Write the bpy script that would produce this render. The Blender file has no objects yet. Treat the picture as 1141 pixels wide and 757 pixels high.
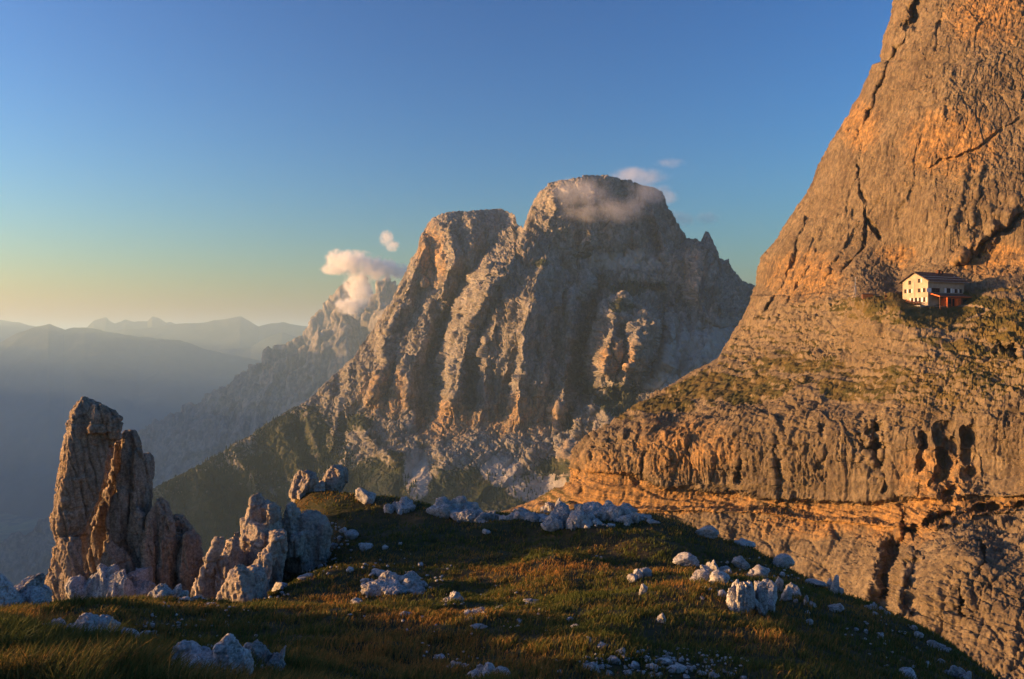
import bpy, bmesh, math, random
import numpy as np
from mathutils import Vector
random.seed(7); RNG = np.random.default_rng(7)
SC = bpy.context.scene
COL = SC.collection
f32 = np.float32

# ------------------------------------------------------------------ camera, sky, sun, exposure
EYE = 1.7                                   # eye height over the meadow at the viewpoint
FOC, CX, CY = 895.0, 570.5, 378.5           # focal length and centre in photo pixels (28 mm lens)
cam = bpy.data.objects.new('camera', bpy.data.cameras.new('camera'))
cam.data.sensor_width = 36.0
cam.data.lens = FOC / 1141.0 * 36.0
cam.data.clip_start, cam.data.clip_end = 0.1, 200000.0
cam.location = (0, 0, EYE); cam.rotation_euler = (math.radians(90), 0, 0)
COL.objects.link(cam); SC.camera = cam

SUN_AZ, SUN_EL = 91.0, 5.3                  # degrees left of the view direction, degrees above the horizon
SUN_DIR = Vector((-math.sin(math.radians(SUN_AZ)) * math.cos(math.radians(SUN_EL)),
                  math.cos(math.radians(SUN_AZ)) * math.cos(math.radians(SUN_EL)),
                  math.sin(math.radians(SUN_EL))))
world = bpy.data.worlds.new('World'); SC.world = world; world.use_nodes = True
wn, wl = world.node_tree.nodes, world.node_tree.links
for n in list(wn): wn.remove(n)
sky = wn.new('ShaderNodeTexSky'); sky.sky_type = 'NISHITA'; sky.sun_disc = False
sky.sun_elevation = math.radians(SUN_EL); sky.sun_rotation = math.radians(-SUN_AZ)
sky.altitude = 600; sky.air_density = 1.3; sky.dust_density = 2.0; sky.ozone_density = 5.0
bg = wn.new('ShaderNodeBackground'); bg.inputs['Strength'].default_value = 0.108
wo = wn.new('ShaderNodeOutputWorld')
gm = wn.new('ShaderNodeGamma'); gm.inputs['Gamma'].default_value = 1.7   # evening contrast and white balance of the sky
wb = wn.new('ShaderNodeMix'); wb.data_type = 'RGBA'; wb.blend_type = 'MULTIPLY'; wb.inputs[0].default_value = 1.0; wb.inputs[7].default_value = (1.88, 1.12, 0.83, 1)
wl.new(sky.outputs[0], gm.inputs['Color']); wl.new(gm.outputs[0], wb.inputs[6]); wl.new(wb.outputs[2], bg.inputs['Color']); wl.new(bg.outputs[0], wo.inputs['Surface'])

sun = bpy.data.objects.new('sun', bpy.data.lights.new('sun', 'SUN'))
sun.data.energy = 5.0; sun.data.angle = math.radians(0.5); sun.data.color = (1.0, 0.56, 0.205)
sun.rotation_euler = SUN_DIR.to_track_quat('Z', 'Y').to_euler()
COL.objects.link(sun)

SC.view_settings.view_transform = 'Standard'; SC.view_settings.look = 'None'
SC.view_settings.exposure = 1.45; SC.view_settings.gamma = 1.0
SC.view_settings.use_curve_mapping = False
SC.render.engine = 'CYCLES'
cy = SC.cycles
cy.use_denoising = True
try:
    cy.denoiser = 'OPENIMAGEDENOISE'; cy.denoising_prefilter = 'ACCURATE'; cy.denoising_input_passes = 'RGB_ALBEDO_NORMAL'
except Exception: pass
cy.max_bounces = 5; cy.diffuse_bounces = 2; cy.glossy_bounces = 1; cy.transmission_bounces = 2
cy.volume_bounces = 3; cy.transparent_max_bounces = 8; cy.caustics_reflective = False; cy.caustics_refractive = False
cy.sample_clamp_indirect = 4.0

def at(px, py, d):
    """world point at forward distance d (m) seen at photo pixel px, py"""
    return np.stack(np.broadcast_arrays((np.asarray(px, float) - CX) / FOC * d, np.asarray(d, float),
                                        EYE - (np.asarray(py, float) - CY) / FOC * d), -1)

# ------------------------------------------------------------------ tagging
def tag(o, label=None, cat=None, group=None, kind=None):
    if label: o['label'] = label
    if cat: o['category'] = cat
    if group: o['group'] = group
    if kind: o['kind'] = kind
    return o

# ------------------------------------------------------------------ noise (vectorised)
def _hash(ix, iy, iz, seed):
    h = (ix.astype(np.uint32) * np.uint32(0x8da6b343)) ^ (iy.astype(np.uint32) * np.uint32(0xd8163841)) ^ \
        (iz.astype(np.uint32) * np.uint32(0xcb1ab31f)) ^ np.uint32((seed * 0x9e3779b1) & 0xffffffff)
    h ^= h >> np.uint32(15); h *= np.uint32(0x2c1b3c6d); h ^= h >> np.uint32(12)
    h *= np.uint32(0x297a2d39); h ^= h >> np.uint32(15)
    return h

def gnoise(p, seed=0):
    """gradient noise, p (...,3), about -1..1"""
    sh = p.shape[:-1]; p = p.reshape(-1, 3).astype(f32)
    i = np.floor(p); fr = p - i; i = i.astype(np.int64)
    u = fr * fr * fr * (fr * (fr * 6 - 15) + 10)
    out = np.zeros(len(p), f32)
    for dx in (0, 1):
        wx = u[:, 0] if dx else 1 - u[:, 0]
        for dy in (0, 1):
            wy = u[:, 1] if dy else 1 - u[:, 1]
            for dz in (0, 1):
                wz = u[:, 2] if dz else 1 - u[:, 2]
                h = _hash(i[:, 0] + dx, i[:, 1] + dy, i[:, 2] + dz, seed)
                gx = (h & np.uint32(1023)).astype(f32) / 511.5 - 1
                gy = ((h >> np.uint32(10)) & np.uint32(1023)).astype(f32) / 511.5 - 1
                gz = ((h >> np.uint32(20)) & np.uint32(1023)).astype(f32) / 511.5 - 1
                out += wx * wy * wz * (gx * (fr[:, 0] - dx) + gy * (fr[:, 1] - dy) + gz * (fr[:, 2] - dz))
    return (out * 1.3).reshape(sh)

def fbm(p, oct=4, seed=0, gain=0.5, ridged=False):
    out = 0; a = 1.0; s = 1.0
    for k in range(oct):
        n = gnoise(p * s + 17.3 * k, seed + k)
        if ridged: n = 1 - 2 * np.abs(n)
        out = out + a * n; a *= gain; s *= 2.03
    return out

def voro(p, seed=0):
    """Worley cells: returns F1, F2, random triple of the nearest cell (0..1), offset from its centre"""
    sh = p.shape[:-1]; p = p.reshape(-1, 3).astype(f32)
    base = np.floor(p); bi = base.astype(np.int64)
    n = len(p); f1 = np.full(n, 9e9, f32); f2 = np.full(n, 9e9, f32)
    hid = np.zeros(n, np.uint32); off = np.zeros((n, 3), f32)
    for dx in (-1, 0, 1):
        for dy in (-1, 0, 1):
            for dz in (-1, 0, 1):
                h = _hash(bi[:, 0] + dx, bi[:, 1] + dy, bi[:, 2] + dz, seed)
                d = np.empty((n, 3), f32)
                d[:, 0] = p[:, 0] - (base[:, 0] + dx + (h & np.uint32(1023)).astype(f32) / 1023)
                d[:, 1] = p[:, 1] - (base[:, 1] + dy + ((h >> np.uint32(10)) & np.uint32(1023)).astype(f32) / 1023)
                d[:, 2] = p[:, 2] - (base[:, 2] + dz + ((h >> np.uint32(20)) & np.uint32(1023)).astype(f32) / 1023)
                q = (d * d).sum(1)
                m = q < f1
                f2 = np.where(m, f1, np.minimum(f2, q)); f1 = np.where(m, q, f1)
                hid = np.where(m, h, hid); off[m] = d[m]
    h2 = _hash(hid.astype(np.int64), hid.astype(np.int64) * 0 + 7, hid.astype(np.int64) * 0, seed + 5)
    r = np.stack([(h2 & np.uint32(1023)), (h2 >> np.uint32(10)) & np.uint32(1023), (h2 >> np.uint32(20)) & np.uint32(1023)], -1).astype(f32) / 1023
    return np.sqrt(f1).reshape(sh), np.sqrt(f2).reshape(sh), r.reshape(sh + (3,)), off.reshape(sh + (3,))

def sstep(a, b, x):
    t = np.clip((x - a) / (b - a), 0, 1); return t * t * (3 - 2 * t)

def blocks(p, size, seed, lift=1.0, tilt=0.9, crack=0.35, cw=0.10):
    """faceted rock blocks: random offset and tilt per cell plus a crack between cells, in metres for size (sx,sy,sz)"""
    s = np.asarray(size, f32)
    f1, f2, r, off = voro(p / s, seed)
    L = float(s[0])
    e = sstep(0, cw, f2 - f1)
    t = ((r - 0.5) * off).sum(-1)
    return L * (lift * 0.2 * (r[..., 0] - 0.5) + tilt * 0.5 * t) - L * 0.12 * crack * (1 - e)

def jblocks(p, size, seed, lift=1.0, tilt=1.0, crack=1.0, az=25.0, lean=0.0, dip=0.06, wob=0.16, cw=0.05):
    """blocks bounded by three nearly planar joint sets (bedding and two vertical sets), staggered from bed to bed; metres"""
    sh = p.shape[:-1]; q = p.reshape(-1, 3).astype(f32); La, Lb, Lc = size
    ca, sa = math.cos(math.radians(az)), math.sin(math.radians(az))
    u = q[:, 0] * ca + q[:, 1] * sa + lean * q[:, 2]; v = -q[:, 0] * sa + q[:, 1] * ca
    w = q[:, 2] + dip * q[:, 0] - 0.5 * dip * q[:, 1]
    c = w / Lc + wob * 1.6 * gnoise(q / (Lc * 3.5), seed + 1); c = c + 0.22 * np.sin(c * 2.4 + seed); ic = np.floor(c)
    zi = np.zeros(len(q), np.int64)
    hb = _hash(ic.astype(np.int64), zi, zi, seed + 2)
    a = u / La + (hb & np.uint32(255)).astype(f32) / 255 * 0.8 + wob * gnoise(q / (La * 3), seed + 3); a = a + 0.25 * np.sin(a * 1.9 + seed); ia = np.floor(a)
    b = v / Lb + ((hb >> np.uint32(8)) & np.uint32(255)).astype(f32) / 255 * 0.8 + wob * gnoise(q / (Lb * 3), seed + 4); ib = np.floor(b)
    h = _hash(ia.astype(np.int64), ib.astype(np.int64), ic.astype(np.int64), seed + 5)
    r0 = (h & np.uint32(1023)).astype(f32) / 1023 - .5; r1 = ((h >> np.uint32(10)) & np.uint32(1023)).astype(f32) / 1023 - .5; r2 = ((h >> np.uint32(20)) & np.uint32(1023)).astype(f32) / 1023 - .5
    fa, fb, fc = a - ia - .5, b - ib - .5, c - ic - .5
    e = np.minimum(np.minimum((.5 - np.abs(fa)), (.5 - np.abs(fb)) * 1.4), (.5 - np.abs(fc)) * Lc / La * 1.3)
    d = La * (lift * 0.22 * r0 + tilt * (0.30 * r1 * fa + 0.30 * r2 * fb + 0.25 * (r1 - r2) * fc)) - La * 0.10 * crack * np.exp(-(e / cw) ** 2)
    return d.reshape(sh)

def fissures(p, size, seed, depth, w=0.07):
    """narrow wandering cracks along the zero lines of stretched noise; depth in metres (negative = inwards)"""
    n = gnoise(p / np.asarray(size, f32), seed)
    return -depth * np.exp(-(n / w) ** 2)

def tps(ctrl, vals, reg=1e-6):
    """thin plate spline through scattered control points (k,2)"""
    c = np.asarray(ctrl, float); v = np.asarray(vals, float); k = len(c)
    mu, sd = c.mean(0), c.std()
    cn = (c - mu) / sd
    def U(r2): return 0.5 * r2 * np.log(r2 + 1e-12)
    K = U(((cn[:, None] - cn[None]) ** 2).sum(-1)) + reg * np.eye(k)
    P = np.c_[np.ones(k), cn]
    A = np.zeros((k + 3, k + 3)); A[:k, :k] = K; A[:k, k:] = P; A[k:, :k] = P.T
    w = np.linalg.solve(A, np.r_[v, 0, 0, 0])
    def ev(q):
        sh = q.shape[:-1]; qn = (q.reshape(-1, 2) - mu) / sd
        out = w[k] + qn @ w[k + 1:]
        for j in range(k):
            out = out + w[j] * U((qn[:, 0] - cn[j, 0]) ** 2 + (qn[:, 1] - cn[j, 1]) ** 2)
        return out.reshape(sh)
    return ev

def seg_dist(X, Y, pts):
    """distance to a polyline, side sign (+ right of travel) and fraction along it"""
    best = np.full(X.shape, 1e9); side = np.zeros(X.shape); par = np.zeros(X.shape)
    n = len(pts) - 1
    for i in range(n):
        ax, ay = pts[i]; bx, by = pts[i + 1]
        dx, dy = bx - ax, by - ay; L2 = dx * dx + dy * dy
        t = np.clip(((X - ax) * dx + (Y - ay) * dy) / L2, 0, 1)
        ex, ey = X - ax - t * dx, Y - ay - t * dy
        d = np.hypot(ex, ey); m = d < best
        best = np.where(m, d, best); side = np.where(m, np.sign(dx * ey - dy * ex), side); par = np.where(m, (i + t) / n, par)
    return best, side, par

def blur(a, n=1):
    for _ in range(n):
        a = np.concatenate([a[:1], a, a[-1:]], 0); a = (a[:-2] + 2 * a[1:-1] + a[2:]) / 4
        a = np.concatenate([a[:, :1], a, a[:, -1:]], 1); a = (a[:, :-2] + 2 * a[:, 1:-1] + a[:, 2:]) / 4
    return a

def grid_normals(P, smooth=0):
    du = np.gradient(P, axis=1); dv = np.gradient(P, axis=0)
    N = np.cross(du, dv); N /= np.linalg.norm(N, axis=-1, keepdims=True) + 1e-12
    if smooth:
        N = blur(N, smooth); N /= np.linalg.norm(N, axis=-1, keepdims=True) + 1e-12
    return N

# ------------------------------------------------------------------ mesh building
def raw_mesh(name, V, F, smooth=True, attrs=None):
    """V (n,3); F (m,k) int array of k-gons"""
    V = np.asarray(V, f32); F = np.asarray(F, np.int32)
    me = bpy.data.meshes.new(name)
    me.vertices.add(len(V)); me.vertices.foreach_set('co', V.ravel())
    k = F.shape[1]
    me.loops.add(F.size); me.loops.foreach_set('vertex_index', F.ravel())
    me.polygons.add(len(F)); me.polygons.foreach_set('loop_start', np.arange(0, F.size, k, dtype=np.int32))
    me.update(calc_edges=True); me.validate()
    if smooth: me.polygons.foreach_set('use_smooth', np.ones(len(me.polygons), bool))
    for an, av in (attrs or {}).items():
        av = np.asarray(av, f32)
        if av.ndim == 1:
            me.attributes.new(an, 'FLOAT', 'POINT').data.foreach_set('value', av)
        else:
            me.attributes.new(an, 'FLOAT_VECTOR', 'POINT').data.foreach_set('vector', av.ravel())
    return me

def grid_faces(n, m, flip=False):
    i = np.arange(n * m).reshape(n, m)
    a, b, c, d = i[:-1, :-1], i[:-1, 1:], i[1:, 1:], i[1:, :-1]
    q = np.stack([a, d, c, b] if not flip else [a, b, c, d], -1)
    return q.reshape(-1, 4)

def link(name, me, mat=None, parent=None):
    o = bpy.data.objects.new(name, me); COL.objects.link(o)
    if mat is not None: me.materials.append(mat)
    if parent is not None: o.parent = parent
    return o

# ------------------------------------------------------------------ materials
class MB:
    """small node helper"""
    def __init__(s, name):
        s.m = bpy.data.materials.new(name); s.m.use_nodes = True
        s.t = s.m.node_tree; s.n = s.t.nodes; s.l = s.t.links
        s.b = s.n['Principled BSDF']; s.out = s.n['Material Output']
        s.b.inputs['Roughness'].default_value = 0.9
        s.b.inputs['Specular IOR Level'].default_value = 0.15
    def put(s, node, key, v):
        if isinstance(v, bpy.types.NodeSocket): s.l.new(v, node.inputs[key])
        elif v is not None: node.inputs[key].default_value = v
    def attr(s, name, vec=False):
        a = s.n.new('ShaderNodeAttribute'); a.attribute_name = name
        return a.outputs['Vector' if vec else 'Fac']
    def pos(s, obj=False):
        return s.n.new('ShaderNodeTexCoord').outputs['Object'] if obj else s.n.new('ShaderNodeNewGeometry').outputs['Position']
    def scale(s, v, xyz):
        a = s.n.new('ShaderNodeMapping'); s.l.new(v, a.inputs['Vector']); a.inputs['Scale'].default_value = xyz
        return a.outputs[0]
    def noise(s, v, scale, detail=4, rough=0.55, dist=0.0):
        a = s.n.new('ShaderNodeTexNoise'); s.l.new(v, a.inputs['Vector'])
        a.inputs['Scale'].default_value = scale; a.inputs['Detail'].default_value = detail
        a.inputs['Roughness'].default_value = rough; a.inputs['Distortion'].default_value = dist
        return a.outputs[0]
    def ramp(s, v, a, b, lo=0.0, hi=1.0):
        n = s.n.new('ShaderNodeMapRange'); n.clamp = True; n.interpolation_type = 'SMOOTHSTEP'
        s.put(n, 'Value', v)
        for k, x in (('From Min', a), ('From Max', b), ('To Min', lo), ('To Max', hi)): n.inputs[k].default_value = x
        return n.outputs[0]
    def math(s, op, a, b=None):
        n = s.n.new('ShaderNodeMath'); n.operation = op; s.put(n, 0, a); s.put(n, 1, b); return n.outputs[0]
    def mix(s, f, a, b, mode='MIX'):
        n = s.n.new('ShaderNodeMix'); n.data_type = 'RGBA'; n.blend_type = mode
        s.put(n, 0, f); s.put(n, 6, a); s.put(n, 7, b); return n.outputs[2]
    def bump(s, h, strength=0.5, dist=1.0):
        n = s.n.new('ShaderNodeBump'); s.put(n, 'Height', h)
        n.inputs['Strength'].default_value = strength; n.inputs['Distance'].default_value = dist
        s.l.new(n.outputs[0], s.b.inputs['Normal'])
    def color(s, c): s.put(s.b, 'Base Color', c)

def rgb(r, g, b): return (r, g, b, 1.0)

def rock_wall_material(name, unit, grey, pale, warm, dark, grass_a, grass_b, bump=0.6):
    """dolomite wall; unit = metres of the finest visible feature. attributes: grass, warm, scree"""
    m = MB(name); p = m.pos()
    n1 = m.noise(p, 1 / (unit * 40), 5)
    st = m.noise(m.scale(p, (1, 1, 0.10)), 1 / (unit * 8), 5, 0.6)       # vertical water streaks
    n2 = m.noise(p, 1 / (unit * 6), 6, 0.65)
    c = m.mix(m.ramp(n1, 0.35, 0.65), grey, pale)
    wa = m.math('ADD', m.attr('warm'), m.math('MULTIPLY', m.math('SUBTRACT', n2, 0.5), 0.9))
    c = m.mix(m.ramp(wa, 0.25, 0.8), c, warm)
    c = m.mix(m.ramp(st, 0.52, 0.68, 0.0, 0.8), c, dark)
    c = m.mix(m.ramp(n2, 0.3, 0.65, 0.5, 0.0), c, dark)
    n3 = m.noise(m.scale(p, (1, 1, 0.6)), 1 / (unit * 2.2), 4, 0.6)
    c = m.mix(m.ramp(n3, 0.38, 0.58, 0.6, 0.0), c, dark)
    c = m.mix(m.ramp(n3, 0.56, 0.70, 0.0, 0.5), c, pale)
    sc = m.mix(m.ramp(n2, 0.35, 0.65), rgb(*[min(1, q * 1.3) for q in pale[:3]]), pale)
    c = m.mix(m.attr('scree'), c, sc)
    gn = m.noise(p, 1 / (unit * 10), 7, 0.6)
    g = m.math('ADD', m.attr('grass'), m.math('MULTIPLY', m.math('SUBTRACT', gn, 0.5), 1.1))
    gcol = m.mix(m.ramp(m.noise(p, 1 / (unit * 14), 4), 0.35, 0.65), grass_a, grass_b)
    c = m.mix(m.ramp(g, 0.40, 0.60), c, gcol)
    m.color(c)
    m.bump(m.noise(m.scale(p, (1, 1, 0.55)), 1 / (unit * 2.4), 3, 0.55), bump, unit * 0.9)
    return m.m
# ------------------------------------------------------------------ large terrain
def interp(pts, x):
    a = np.asarray(sorted(pts), float); return np.interp(x, a[:, 0], a[:, 1])

def blobs(X, Y, lst):
    out = np.zeros(X.shape)
    for (cx, cy, rx, ry) in lst:
        out = np.maximum(out, 1.0 - ((X - cx) / rx) ** 2 - ((Y - cy) / ry) ** 2)
    return np.clip(out, 0, 1) ** 0.7

def add_back(P, steps, axis):
    """continue a surface behind its skyline so that it has a back"""
    edge = P[0] if axis == 0 else P[:, 0]
    h = edge - np.array([0, 0, EYE]); h = h / np.linalg.norm(h, axis=-1, keepdims=True)
    rows = []
    for (dh, dz) in steps:
        q = edge + h * dh; q[:, 2] += dz; rows.append(q)
    rows = rows[::-1]
    B = np.stack(rows, axis)
    return np.concatenate([B, P], axis), len(rows)

def pad(a, k, axis):
    return np.concatenate([np.repeat(a[:1] if axis == 0 else a[:, :1], k, axis), a], axis)

def finish(name, P, N, disp, mat, attrs):
    V = P + N * disp[..., None]
    n, m = V.shape[:2]
    o = link(name, raw_mesh(name, V.reshape(-1, 3), grid_faces(n, m), True,
                            {k: v.reshape(-1) for k, v in attrs.items()}), mat)
    return o, V

ROCK = rgb(0.240, 0.215, 0.182); ROCK_PALE = rgb(0.32, 0.288, 0.245); ROCK_WARM = rgb(0.42, 0.265, 0.13); ROCK_DARK = rgb(0.092, 0.082, 0.072)
GRASS_A = rgb(0.050, 0.055, 0.020); GRASS_B = rgb(0.085, 0.070, 0.026)

# ---- the big central mountain
def build_mountain():
    top = [(-60, 740), (60, 640), (100, 600), (140, 568), (170, 545), (200, 530), (240, 508), (280, 485), (310, 465), (340, 448), (360, 430), (378, 413),
           (395, 397), (405, 380), (415, 365), (425, 350), (437, 333), (447, 311), (455, 291), (465, 279), (470, 261), (478, 249), (488, 240),
           (498, 237), (520, 235), (545, 234), (560, 234), (573, 238), (576, 251), (583, 254), (590, 238), (596, 224), (604, 212), (615, 204),
           (630, 200), (645, 197), (665, 194), (690, 198), (705, 205), (722, 210), (735, 213), (742, 228), (752, 243), (760, 256), (766, 264),
           (775, 264), (781, 268), (784, 260), (788, 258), (792, 263), (796, 273), (802, 285), (807, 289), (812, 288), (816, 299), (822, 306), (832, 315),
           (842, 322), (850, 310), (900, 320), (960, 340)]
    bot = [(-60, 800), (60, 770), (240, 740), (330, 660), (420, 640), (960, 640)]
    ctrl = [(170, 545, 1300), (100, 600, 1230), (240, 510, 1350), (310, 465, 1420), (360, 432, 1470), (400, 395, 1500), (437, 335, 1540), (478, 250, 1580), (520, 236, 1590),
            (573, 240, 1570), (600, 225, 1490), (665, 195, 1500), (735, 213, 1520), (766, 264, 1500), (800, 285, 1490), (842, 322, 1480), (950, 340, 1480),
            (450, 400, 1400), (440, 440, 1350), (500, 350, 1440), (540, 320, 1350), (600, 300, 1345), (660, 300, 1400), (700, 265, 1440), (620, 250, 1420),
            (740, 320, 1400), (790, 360, 1310), (740, 420, 1190), (850, 380, 1330), (700, 370, 1290), (560, 400, 1275), (620, 420, 1260), (645, 400, 1320),
            (420, 470, 1330), (480, 490, 1240), (560, 490, 1222), (620, 490, 1205), (680, 440, 1225),
            (100, 700, 1000), (200, 640, 1130), (240, 720, 1000), (300, 560, 1265), (380, 520, 1260), (440, 540, 1140), (520, 540, 1130), (580, 545, 1100), (640, 540, 1110),
            (600, 640, 960), (400, 640, 1000), (320, 650, 1040), (700, 480, 1150), (850, 460, 1130), (900, 640, 950), (330, 500, 1350), (380, 470, 1370)]
    nx, ny = 1320, 780
    x = np.linspace(-20, 900, nx); v = np.linspace(0, 1, ny) ** 1.0
    yt, yb = interp(top, x), interp(bot, x)
    X = np.repeat(x[None], ny, 0); Y = yt[None] + (yb - yt)[None] * v[:, None]
    D = tps([c[:2] for c in ctrl], [c[2] for c in ctrl], 2e-3)(np.stack([X, Y], -1))
    WX = X + 7 * gnoise(np.stack([X / 24, Y / 30, 0 * X], -1), 91) + 3 * gnoise(np.stack([X / 9, Y / 12, 0 * X], -1), 93); WY = Y + 8 * gnoise(np.stack([X / 24, Y / 30, 0 * X + 9], -1), 92) + 3 * gnoise(np.stack([X / 9, Y / 12, 0 * X + 3], -1), 94)
    def rib(pts, w, amt, skew=0.0):
        nonlocal D
        d, s, t = seg_dist(WX, WY, pts)
        ww = w * (1 + skew * s)
        ends = np.clip(np.minimum(t / 0.12, (1 - t) / 0.12), 0.15, 1)
        D = D - 1.45 * amt * np.clip(1 - d / ww, 0, 1) * ends
    def dome(cx, cy, rx, ry, amt, pw=0.5, tilt=0.0):
        nonlocal D
        dx, dy = WX - cx, WY - cy; dx = dx - tilt * dy
        D = D - amt * np.clip(1 - (dx / rx) ** 2 - (dy / ry) ** 2, 0, 1) ** pw
    dome(668, 236, 72, 54, 20, 0.6); dome(640, 240, 30, 50, 16, 0.6)
    dome(522, 268, 46, 44, 30, 0.4, 0.1); dome(690, 378, 40, 66, 60, 0.45, -0.15); dome(672, 400, 26, 36, 22, 0.5); dome(722, 392, 26, 44, 26, 0.5)
    dome(662, 505, 40, 60, 46, 0.5); dome(690, 500, 30, 70, 18, 0.6); dome(806, 326, 34, 40, 36, 0.5); dome(782, 318, 20, 50, 24, 0.5); dome(745, 305, 30, 26, 18, 0.6)
    dome(590, 380, 52, 100, 22, 0.6, -0.2); dome(452, 350, 30, 60, 20, 0.6, -0.3); dome(412, 440, 34, 50, 22, 0.6)
    # ribs (towards the viewer) and gullies (away), traced down the face
    rib([(600, 226), (586, 268), (562, 300), (536, 330), (518, 380), (508, 430), (500, 470)], 30, 46, 0.3)
    rib([(622, 205), (612, 250), (604, 300), (590, 350), (575, 400)], 24, 26, 0.3)
    rib([(476, 255), (468, 290), (450, 330), (432, 380), (417, 430), (405, 460)], 20, 34, 0.2)
    rib([(500, 238), (503, 270), (503, 310), (496, 340), (470, 380), (455, 420), (450, 470)], 15, 30, 0.3)
    rib([(528, 236), (530, 280), (522, 306)], 14, 14)
    rib([(576, 256), (540, 284), (516, 310), (498, 350), (486, 400), (478, 450), (474, 495)], 17, -52)
    rib([(655, 300), (641, 335), (633, 380), (629, 430), (622, 475)], 20, 34, -0.35)
    rib([(672, 305), (657, 345), (649, 400), (641, 450), (634, 505)], 17, -58)
    rib([(560, 330), (545, 380), (540, 430), (536, 480)], 13, 18, 0.3)
    rib([(545, 350), (530, 400), (524, 460)], 8, -14)
    rib([(600, 320), (590, 370), (580, 430), (575, 480)], 14, 17, 0.3)
    rib([(585, 360), (566, 420), (556, 470)], 8, -12)
    rib([(622, 330), (612, 390), (602, 440)], 11, 12, 0.3)
    rib([(700, 322), (686, 350), (677, 392), (670, 425)], 18, 34, 0.2)
    rib([(722, 330), (716, 370), (706, 402), (700, 425)], 12, 18, 0.2)
    rib([(712, 345), (700, 380), (690, 420)], 7, -14)
    rib([(735, 330), (738, 360), (728, 400), (722, 430)], 12, -16)
    rib([(764, 290), (762, 320), (764, 348)], 9, -26)
    rib([(786, 262), (780, 300), (776, 345)], 14, 22)
    rib([(808, 288), (806, 320), (800, 350)], 12, 16)
    rib([(720, 215), (735, 260), (745, 300)], 14, 14)
    rib([(690, 200), (698, 250), (700, 290)], 10, -22)
    rib([(640, 205), (645, 250), (640, 285)], 9, -16); rib([(725, 240), (730, 280), (745, 300)], 8, -16); rib([(655, 250), (662, 280)], 8, 12)
    rib([(680, 315), (720, 318), (760, 350)], 8, -18)
    rib([(640, 310), (612, 345), (598, 390)], 9, 16, 0.3); rib([(672, 330), (664, 370), (655, 420)], 12, 22, 0.3); rib([(688, 380), (700, 410), (694, 436)], 8, 18, 0.3)
    rib([(745, 345), (750, 380), (738, 410)], 9, 18, 0.3); rib([(770, 345), (768, 380), (755, 420)], 7, -10); rib([(800, 350), (790, 380), (770, 410)], 10, 12)
    rib([(640, 430), (646, 470), (632, 520)], 10, 20, 0.3); rib([(672, 450), (684, 490), (672, 530)], 10, 20, 0.3); rib([(655, 470), (660, 520)], 7, -16)
    rib([(668, 470), (652, 500), (640, 540), (630, 570)], 26, 26, 0.2)
    rib([(690, 440), (700, 470), (690, 510)], 18, 14)
    rib([(700, 430), (660, 468), (640, 500)], 9, -16)
    rib([(396, 398), (386, 440), (372, 480), (366, 510)], 12, 20, 0.2)
    rib([(370, 430), (362, 460), (350, 490)], 9, 14)
    rib([(345, 450), (350, 490), (358, 520)], 10, 14)
    rib([(425, 400), (410, 430), (392, 465)], 8, -16)
    rib([(400, 470), (420, 500), (452, 520)], 10, 14)
    rib([(310, 470), (330, 510), (345, 550)], 16, 18)
    rib([(260, 500), (290, 550), (310, 600)], 18, 16)
    rib([(212, 530), (245, 590), (262, 640)], 18, 16)
    rib([(472, 500), (455, 530), (440, 560)], 9, -9)
    rib([(600, 500), (560, 535), (520, 560)], 6, 7)
    # a steep plinth at the foot of the wall
    foot = interp([(60, 900), (380, 700), (385, 498), (450, 515), (480, 505), (495, 527), (543, 518), (583, 506), (640, 530), (680, 560), (960, 600)], X)
    fm = (X > 375) & (X < 660)
    D = D - np.where(fm, 24 * np.clip(1 - np.abs(Y - (foot - 14)) / 34, 0, 1), 0)
    P = at(X, Y, D)
    P, k = add_back(P, [(8, -4), (25, -18), (60, -60), (120, -150), (260, -420)], 0)
    X, Y, foot = pad(X, k, 0), pad(Y, k, 0), pad(foot, k, 0)
    N = -grid_normals(P, 6)
    steep = 1 - sstep(0.55, 0.8, N[..., 2])
    gm = blobs(X, Y, [(700, 322, 26, 13), (603, 293, 14, 6), (690, 446, 34, 26), (735, 318, 16, 5), (650, 285, 14, 6), (430, 550, 80, 50), (535, 548, 90, 34), (610, 545, 50, 22), (395, 470, 28, 14), (620, 520, 30, 14),
                      (330, 500, 70, 60), (250, 570, 110, 80), (180, 620, 140, 100), (320, 600, 120, 80), (690, 345, 12, 10), (655, 432, 16, 12)])
    scree = blobs(X, Y, [(785, 392, 56, 40), (745, 428, 30, 26), (700, 292, 50, 12), (465, 530, 18, 32), (560, 525, 26, 20), (600, 545, 40, 18), (820, 405, 60, 50)])
    warm = blobs(X, Y, [(590, 462, 60, 36), (480, 285, 22, 50), (500, 470, 50, 36), (690, 400, 34, 30), (430, 440, 40, 40), (670, 520, 60, 50), (555, 470, 20, 30)]) * 0.75
    soft = np.clip(1 - 0.5 * np.clip(scree * 1.4, 0, 1) - 0.55 * np.where(Y > foot, gm * 1.5, gm * 0.5), 0.10, 1)
    wv = np.stack([18 * gnoise(P / 70, 31), 18 * gnoise(P / 70, 32), 10 * gnoise(P / 70, 33)], -1)
    Q = P + wv
    d = 7 * fbm(Q / 120, 3, 11)
    d += 0.5 * blocks(P, (62, 62, 150), 21, 0.8, 1.0, 0.3, 0.05) + 0.75 * jblocks(P, (34, 34, 85), 25, 1.0, 1.2, .6, 35, .12)
    d += 0.9 * jblocks(P, (14, 14, 34), 22, 1.0, 1.3, 0.9, 20, .10, .08, .2, .06)
    fl = 1 - np.abs(gnoise(Q * np.array([1 / 19, 1 / 19, 1 / 95]), 41)) * 2
    d += 2.2 * fl
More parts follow.
